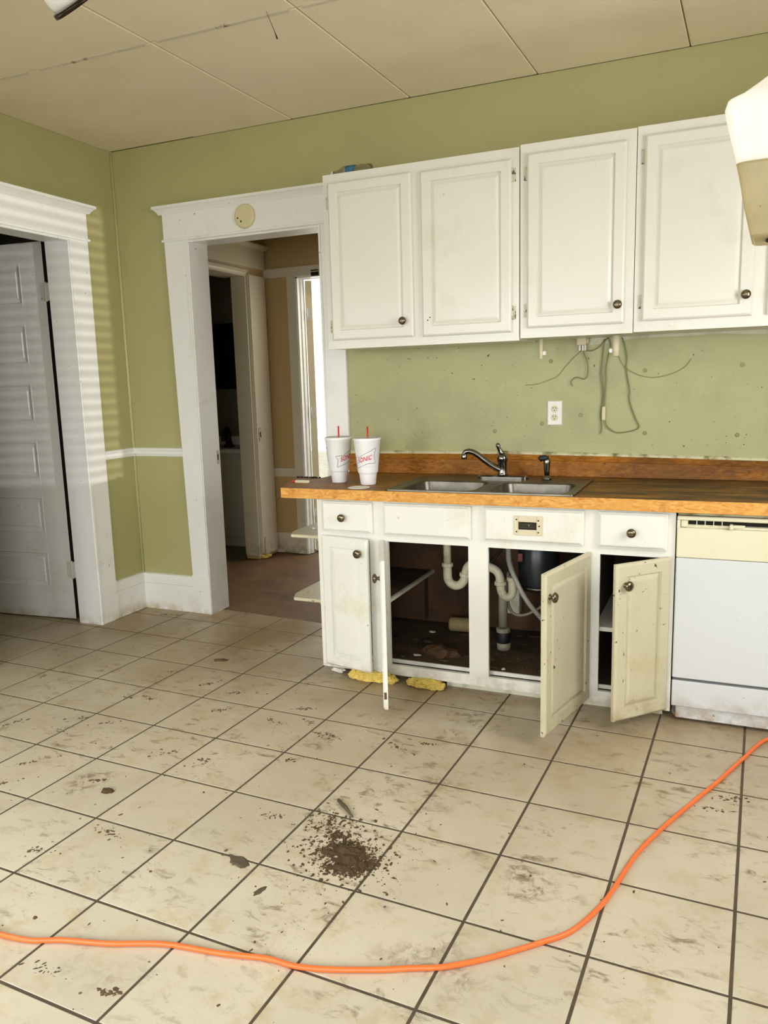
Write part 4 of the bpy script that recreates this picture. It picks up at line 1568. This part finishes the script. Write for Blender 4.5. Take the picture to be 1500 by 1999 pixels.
for x, lab in ((2.606, 'tapered ivory bracket under the cabinet above the outlet'), (2.941, 'tapered ivory bracket under the cabinet beside the hanging cords')):
    b = thing('fixture_bracket', (x, -0.20, 1.476), lab, 'bracket', 'brackets under the wall cabinets')
    w = 0.011 if x < 2.8 else 0.019
    mb = MB()
    mb.lathe([(w * 0.62, 1.476), (w * 0.75, 1.479), (w * 1.0, 1.568)], (x, -0.20, 0), n=14)
    mb.build('post', 'ivory', b)
    s = 1 if x < 2.8 else -1
    mb = MB()
    mb.box(x + s * w * 0.7 - (0.016 if s < 0 else 0), x + s * w * 0.7 + (0.016 if s > 0 else 0), -0.209, -0.191, 1.492, 1.512, 0.003)
    mb.build('side_block', 'white_plastic', b)

bx = thing('plug_adapter', (2.765, -0.02, 1.536), 'ivory plug adapter on the wall under the middle cabinet', 'adapter')
mb = MB()
mb.box(2.741, 2.786, -0.040, -0.002, 1.538, 1.577, 0.004, 2)
mb.lathe([(0.016, 0), (0.016, 0.006), (0.012, 0.010)], (2.786, -0.022, 1.556), (1, 0, 0), 14)
mb.build('housing', 'ivory', bx)
for x in (2.754, 2.768, 2.779):
    mb = MB()
    mb.box(x - 0.004, x + 0.004, -0.030, -0.012, 1.512, 1.538, 0.001)
    mb.build('plug', 'white_plastic', bx)


def wire(name, pts, r, mat, label, y=-0.010, sm=6):
    r *= 0.88
    mb = MB()
    mb.tube([(p[0], (p[2] if len(p) > 2 else y), p[1]) for p in pts], r, 6, sm)
    return tag(mb.build(name, mat), label, 'cord', 'thin cords hanging on the splash wall')


wire('loose_wire', [(2.882, 1.568), (2.864, 1.545), (2.856, 1.476), (2.851, 1.399), (2.861, 1.317), (2.858, 1.264), (2.852, 1.211), (2.857, 1.157), (2.857, 1.132), (2.850, 1.117)], 0.0034, 'cord_green',
     'olive cord hanging straight with a loose end')
lc = thing('switch_cord', (2.872, -0.012, 1.12), 'olive lamp cord with an inline switch, looped on the wall', 'cord', 'thin cords hanging on the splash wall')
mb = MB()
mb.tube([(x, -0.014, z) for x, z in [(2.884, 1.568), (2.891, 1.544), (2.890, 1.519), (2.881, 1.475), (2.873, 1.423), (2.874, 1.370), (2.870, 1.299), (2.869, 1.244)]], 0.0036, 6, 6)
mb.tube([(x, -0.010, z) for x, z in [(2.870, 1.186), (2.883, 1.153), (2.908, 1.132), (2.939, 1.123), (2.991, 1.130), (3.021, 1.141), (3.029, 1.156), (3.013, 1.188), (2.995, 1.234), (2.982, 1.280), (2.983, 1.322),
         (2.973, 1.374), (2.965, 1.423), (2.966, 1.471), (2.956, 1.530), (2.944, 1.566)]], 0.0030, 6, 6)
mb.build('cord', 'cord_green', lc)
mb = MB()
mb.loops([rrect(2.8605, 2.8755, -0.022, -0.004, 0.005, z) if 0.1 else None for z in (1.183,)] + [rrect(2.859, 2.877, -0.024, -0.003, 0.006, z) for z in (1.190, 1.240)] + [rrect(2.8605, 2.8755, -0.022, -0.004, 0.005, 1.247)])
tag(mb.build('inline_switch', 'ivory', lc), 'ivory inline switch')
wire('wall_wire', [(2.754, 1.512, -0.02), (2.751, 1.508), (2.720, 1.481), (2.681, 1.439), (2.645, 1.397), (2.598, 1.377), (2.543, 1.360), (2.487, 1.358)], 0.0024, 'cord_pale',
     'painted-over wire running down leftward from the plug adapter', -0.0045)
wire('wall_wire', [(2.927, 1.485), (2.959, 1.429), (3.021, 1.392), (3.089, 1.378), (3.164, 1.392), (3.221, 1.421), (3.249, 1.458)], 0.0024, 'cord_pale',
     'painted-over wire sagging rightward from the second bracket', -0.0045)
wire('wall_wire', [(2.779, 1.512, -0.02), (2.811, 1.512), (2.845, 1.532), (2.867, 1.562)], 0.0028, 'cord_green', 'short olive wire between the plug adapter and hanging cords', -0.012)
wire('wall_wire', [(2.768, 1.512, -0.02), (2.770, 1.500), (2.784, 1.465), (2.790, 1.430), (2.786, 1.390), (2.770, 1.379), (2.745, 1.388), (2.728, 1.386), (2.715, 1.374), (2.710, 1.360), (2.719, 1.347)], 0.0026, 'cord_green',
     'olive wire dangling from the plug adapter with a hooked end', -0.012)

# smoke detector base over the doorway
sd = thing('smoke_detector_base', (0.927, -0.030, 2.314), 'round yellowed detector base on the casing over the doorway', 'detector')
mb = MB()
mb.lathe([(0.066, 0), (0.066, 0.006), (0.060, 0.014), (0.052, 0.017)], (0.927, -0.0245, 2.314), (0, -1, 0), 32)
mb.build('disc', 'detector', sd)
mb = MB()
for x, z, r in ((0.889, 2.305, 0.0045), (0.909, 2.286, 0.0055)):
    mb.lathe([(r, 0), (r, 0.0006)], (x, -0.0415, z), (0, -1, 0), 10)
tag(mb.build('screw_holes', 'hole', sd), 'two dark screw holes')

# bottle lying on the cabinet top
bt = thing('plastic_bottle', (1.68, -0.24, 2.381), 'clear plastic bottle with blue label lying on the wall cabinet', 'bottle')
BZ, BYY = 2.412, -0.215
mb = MB()
mb.lathe([(0.012, 0), (0.012, 0.015), (0.014, 0.02), (0.030, 0.055), (0.031, 0.075)], (1.560 + 0.015, BYY, BZ), (1, 0.1, 0), 16)
mb.lathe([(0.031, 0), (0.029, 0.02), (0.031, 0.04), (0.029, 0.055), (0.031, 0.075), (0.026, 0.085)], (1.690, BYY + 0.011, BZ), (1, 0.1, 0), 16)
mb.build('shell', 'clearplastic', bt)
mb = MB()
mb.lathe([(0.0318, 0), (0.0318, 0.048)], (1.646, BYY + 0.007, BZ), (1, 0.1, 0), 16)
tag(mb.build('label_band', 'blue', bt), 'blue label band')
mb = MB()
mb.lathe([(0.013, 0), (0.013, 0.012)], (1.564, BYY, BZ), (1, 0.1, 0), 12)
mb.build('cap', 'white_plastic', bt)

# ------------------------------------------------------------------ lamps cut by the picture's edge
lp = thing('hanging_lamp', (3.51, -2.12, 1.645), 'lit white lamp shade above a scratched ivory holder', 'lamp')
LX, LY = 3.505, -2.10
MLP = T(LX, LY, 0, math.degrees(math.atan2(CAMLOC.x - LX, -(CAMLOC.y - LY))))


def lamp_ring(hw, z, r):
    return rrect(-hw, hw, -hw, hw, min(r, hw * 0.98), z, 5)


mb = MB(MLP)
mb.loops([lamp_ring(*q) for q in ((0.099, 1.7765, 0.030), (0.103, 1.790, 0.032), (0.112, 1.825, 0.036), (0.1215, 1.858, 0.040), (0.1245, 1.874, 0.044), (0.121, 1.888, 0.046), (0.103, 1.900, 0.050),
                                  (0.078, 1.922, 0.05), (0.050, 1.946, 0.04), (0.020, 1.962, 0.015))], True, True, True)
mb.build('shade', 'shade', lp)
mb = MB(MLP)
mb.loops([lamp_ring(*q) for q in ((0.066, 1.646, 0.012), (0.0685, 1.645, 0.014), (0.072, 1.648, 0.015), (0.085, 1.70, 0.017), (0.099, 1.772, 0.020), (0.101, 1.7755, 0.020))], True, True, False)
mb.build('holder', 'holder', lp)
mb = MB()
mb.lathe([(0.046, 0), (0.046, 0.004)], (LX, LY, 1.6425), n=20)
tag(mb.build('socket_opening', 'hole', lp), 'dark opening under the holder')
mb = MB()
mb.tube([(LX, LY, 1.96), (LX, LY, 2.735)], 0.008, 10)
mb.lathe([(0.06, 2.735), (0.06, 2.765), (0.05, 2.776)], (LX, LY, 0), n=24)
mb.build('stem', 'bronze', lp)

sp = thing('ceiling_spotlight', (1.85, -2.18, 2.33), 'white glass ceiling spotlight with dark rim, cut by the frame', 'lamp')
base_c = Vector((1.784, -2.201, 2.333))
ax = (-0.56 * CR + 0.83 * CU).normalized()
side = (0.83 * CR + 0.56 * CU).normalized()
rc = base_c + side * 0.062
_ray = (rc - CAMLOC).normalized()
ax = (ax - _ray * ax.dot(_ray)).normalized()
ax = (ax - _ray * 0.06).normalized()
mb = MB()
mb.lathe([(0.056, 0.004), (0.060, 0.03), (0.064, 0.08), (0.060, 0.14), (0.040, 0.165)], rc, ax, 28)
mb.build('shade', 'shade_dim', sp)
mb = MB()
mb.lathe([(0.050, -0.004), (0.063, -0.006), (0.063, 0.005), (0.050, 0.006)], rc, ax, 28)
mb.build('rim', 'bronze', sp)
mb = MB()
e0 = rc + ax * 0.165
mb.tube([e0, e0 + ax * 0.05, (e0.x, e0.y, 2.72), (e0.x, e0.y, 2.745)], 0.012, 10)
mb.lathe([(0.06, 2.735), (0.06, 2.765), (0.05, 2.776)], (e0.x, e0.y, 0), n=24)
mb.build('stem', 'bronze', sp)

mb = MB()
mb.tube([(1.758, -1.10, 2.774), (1.790, -1.10, 2.70), (1.800, -1.10, 2.672)], [0.0008, 0.0012, 0.0032], 5)
tag(mb.build('hanging_thread', 'hole'), 'dark dusty thread hanging from a ceiling joint', 'thread')

# ------------------------------------------------------------------ orange extension cord
cp = [(1.20, -2.66), (1.45, -2.62), (1.600, -2.60), (1.691, -2.617), (1.729, -2.619), (1.823, -2.606), (1.896, -2.576), (2.021, -2.541), (2.153, -2.491), (2.305, -2.466), (2.422, -2.439), (2.499, -2.436), (2.579, -2.416),
      (2.694, -2.372), (2.760, -2.341), (2.833, -2.308), (2.911, -2.252), (2.973, -2.197), (3.025, -2.148), (3.094, -2.074), (3.146, -1.959), (3.173, -1.858), (3.215, -1.672), (3.281, -1.489), (3.363, -1.296),
      (3.424, -1.156), (3.508, -0.945), (3.585, -0.760), (3.640, -0.735), (3.75, -0.75), (4.05, -0.78)]
mb = MB()
mb.tube([(x, y, 0.0068) for x, y in cp], 0.0066, 10, 5)
tag(mb.build('extension_cord', 'orange'), 'orange extension cord snaking across the tiled floor', 'cord')

# ------------------------------------------------------------------ dirt on the floor
mb = MB()
gr = random.Random(21)


def crumb(x, y, s, flat=0.6):
    a = gr.uniform(0, 3.14)
    ca, sa = math.cos(a), math.sin(a)
    l_, w_ = s * gr.uniform(0.8, 1.7), s * gr.uniform(0.5, 1.0)
    h = s * flat * gr.uniform(0.6, 1.2)
    vs = []
    for k in range(5):
        t = 2 * math.pi * k / 5 + gr.uniform(-0.4, 0.4)
        px, py = l_ * math.cos(t), w_ * math.sin(t)
        vs.append((x + px * ca - py * sa, y + px * sa + py * ca, 0.0))
    tp = mb._v((x + gr.uniform(-0.2, 0.2) * s, y, h))
    bv = [mb._v(v) for v in vs]
    for k in range(5):
        mb.bm.faces.new((bv[k], bv[(k + 1) % 5], tp))


lobes = [(2.405, -1.950, 0.036, 0.022, 330), (2.440, -1.985, 0.030, 0.024, 260), (2.360, -1.985, 0.024, 0.014, 110), (2.430, -2.040, 0.036, 0.020, 240), (2.485, -2.010, 0.022, 0.022, 130),
         (2.300, -1.850, 0.045, 0.035, 110), (2.345, -1.900, 0.018, 0.012, 60), (2.42, -1.98, 0.085, 0.075, 240)]
for cx, cy, sx, sy, n in lobes:
    for i in range(int(n * 1.9)):
        crumb(gr.gauss(cx, sx), gr.gauss(cy, sy), 0.0016 + 0.0052 * gr.random() ** 2.4, 0.9)
for hx, hy, hrx, hry, hh in ((2.408, -1.957, 0.050, 0.028, 0.013), (2.436, -1.998, 0.030, 0.026, 0.011), (2.428, -2.040, 0.036, 0.016, 0.007), (2.482, -2.008, 0.017, 0.017, 0.010), (2.362, -1.985, 0.022, 0.010, 0.006)):
    rg_ = []
    for kk in range(4):
        f_ = (1.0, 0.72, 0.40, 0.06)[kk]
        rg_.append([(hx + hrx * f_ * gr.uniform(0.72, 1.2) * math.cos(2 * math.pi * j / 18), hy + hry * f_ * gr.uniform(0.72, 1.2) * math.sin(2 * math.pi * j / 18),
                     (0, 0.55, 0.9, 1.0)[kk] * hh * (gr.uniform(0.7, 1.25) if kk else 0)) for j in range(18)])
    mb.loops(rg_, False, True)
dp = tag(mb.build('dirt_pile', 'dirt'), 'heap of dry brown dirt crumbs on a floor tile', 'dirt', kind='stuff')
mb = MB()
for i in range(420):
    crumb(gr.uniform(0.1, 3.9), gr.uniform(-3.0, -0.45), 0.0012 + 0.004 * gr.random() ** 3, 0.5)
for i in range(160):
    crumb(gr.gauss(1.9, 0.5), gr.gauss(-2.1, 0.4), 0.0015 + 0.006 * gr.random() ** 3, 0.5)
for x, y in ((0.906, -1.621), (1.042, -1.498), (1.645, -1.636), (1.035, -1.217), (0.95, -1.247), (1.063, -2.015), (1.027, -1.874), (1.436, -1.213), (1.451, -1.646), (1.202, -0.975), (0.673, -1.619),
             (1.372, -1.891), (2.089, -1.873), (1.644, -2.138), (1.52, -2.295), (1.947, -1.514), (1.952, -1.275), (2.008, -1.278), (1.861, -1.188), (1.719, -1.24), (0.897, -1.512), (0.936, -0.904), (1.389, -1.032),
             (1.767, -1.081), (1.946, -2.665), (2.131, -2.658), (3.426, -1.325), (3.487, -1.235), (2.377, -1.206), (2.3, -1.281), (0.25, -0.12), (0.32, -0.10)):
    a_ = gr.uniform(-0.5, 0.9)
    ln, wd_ = gr.uniform(0.018, 0.042), gr.uniform(0.005, 0.014)
    for i in range(26):
        u, v = gr.gauss(0, ln), gr.gauss(0, wd_)
        crumb(x + u * math.cos(a_) - v * math.sin(a_), y + u * math.sin(a_) + v * math.cos(a_), 0.0015 + 0.0062 * gr.random() ** 2, 0.12)
tag(mb.build('floor_crumbs', 'crumb'), 'dark crumbs scattered over the floor tiles', 'dirt', kind='stuff')


def flake(name, x, y, rx, ry, rot, label, mat='dirt', h=0.004, n=14, seed=1):
    q = random.Random(seed)
    mb = MB(T(x, y, 0.0, rot))
    o_, i_ = [], []
    for k in range(n):
        a = 2 * math.pi * k / n
        r = q.uniform(0.7, 1.15)
        o_.append((rx * r * math.cos(a), ry * r * math.sin(a), 0.0))
        i_.append((rx * 0.7 * r * math.cos(a), ry * 0.7 * r * math.sin(a), h))
    mb.loops([o_, i_], True, True)
    return tag(mb.build(name, mat), label, 'dirt', 'dirt flakes on the floor')


M['flake'] = plain('grey_black_flake', rgb(88, 76, 56), 0.8, 0, 0.3, 60)
flake('dirt_flake', 2.128, -2.118, 0.050, 0.022, -22, 'dark grey flake lying on a grout line left of the dirt heap', 'flake', 0.003, seed=3)
flake('dirt_flake', 2.262, -2.215, 0.026, 0.010, 70, 'small grey flake below the dirt heap', 'flake', 0.002, seed=5)
flake('dirt_flake', 1.465, -1.944, 0.024, 0.015, 15, 'dark clod among the smeared tiles left', 'dirt', 0.012, seed=8)
flake('dirt_flake', 1.065, -0.690, 0.045, 0.022, 20, 'brown smeared clod before the hallway doorway', 'crumb', 0.004, seed=9)
mb = MB()
mb.tube([(2.255, -1.715, 0.006), (2.30, -1.750, 0.007), (2.345, -1.790, 0.005)], [0.005, 0.007, 0.003], 6)
tag(mb.build('bark_twig', 'flake'), 'short dark twig beyond the dirt heap', 'twig')
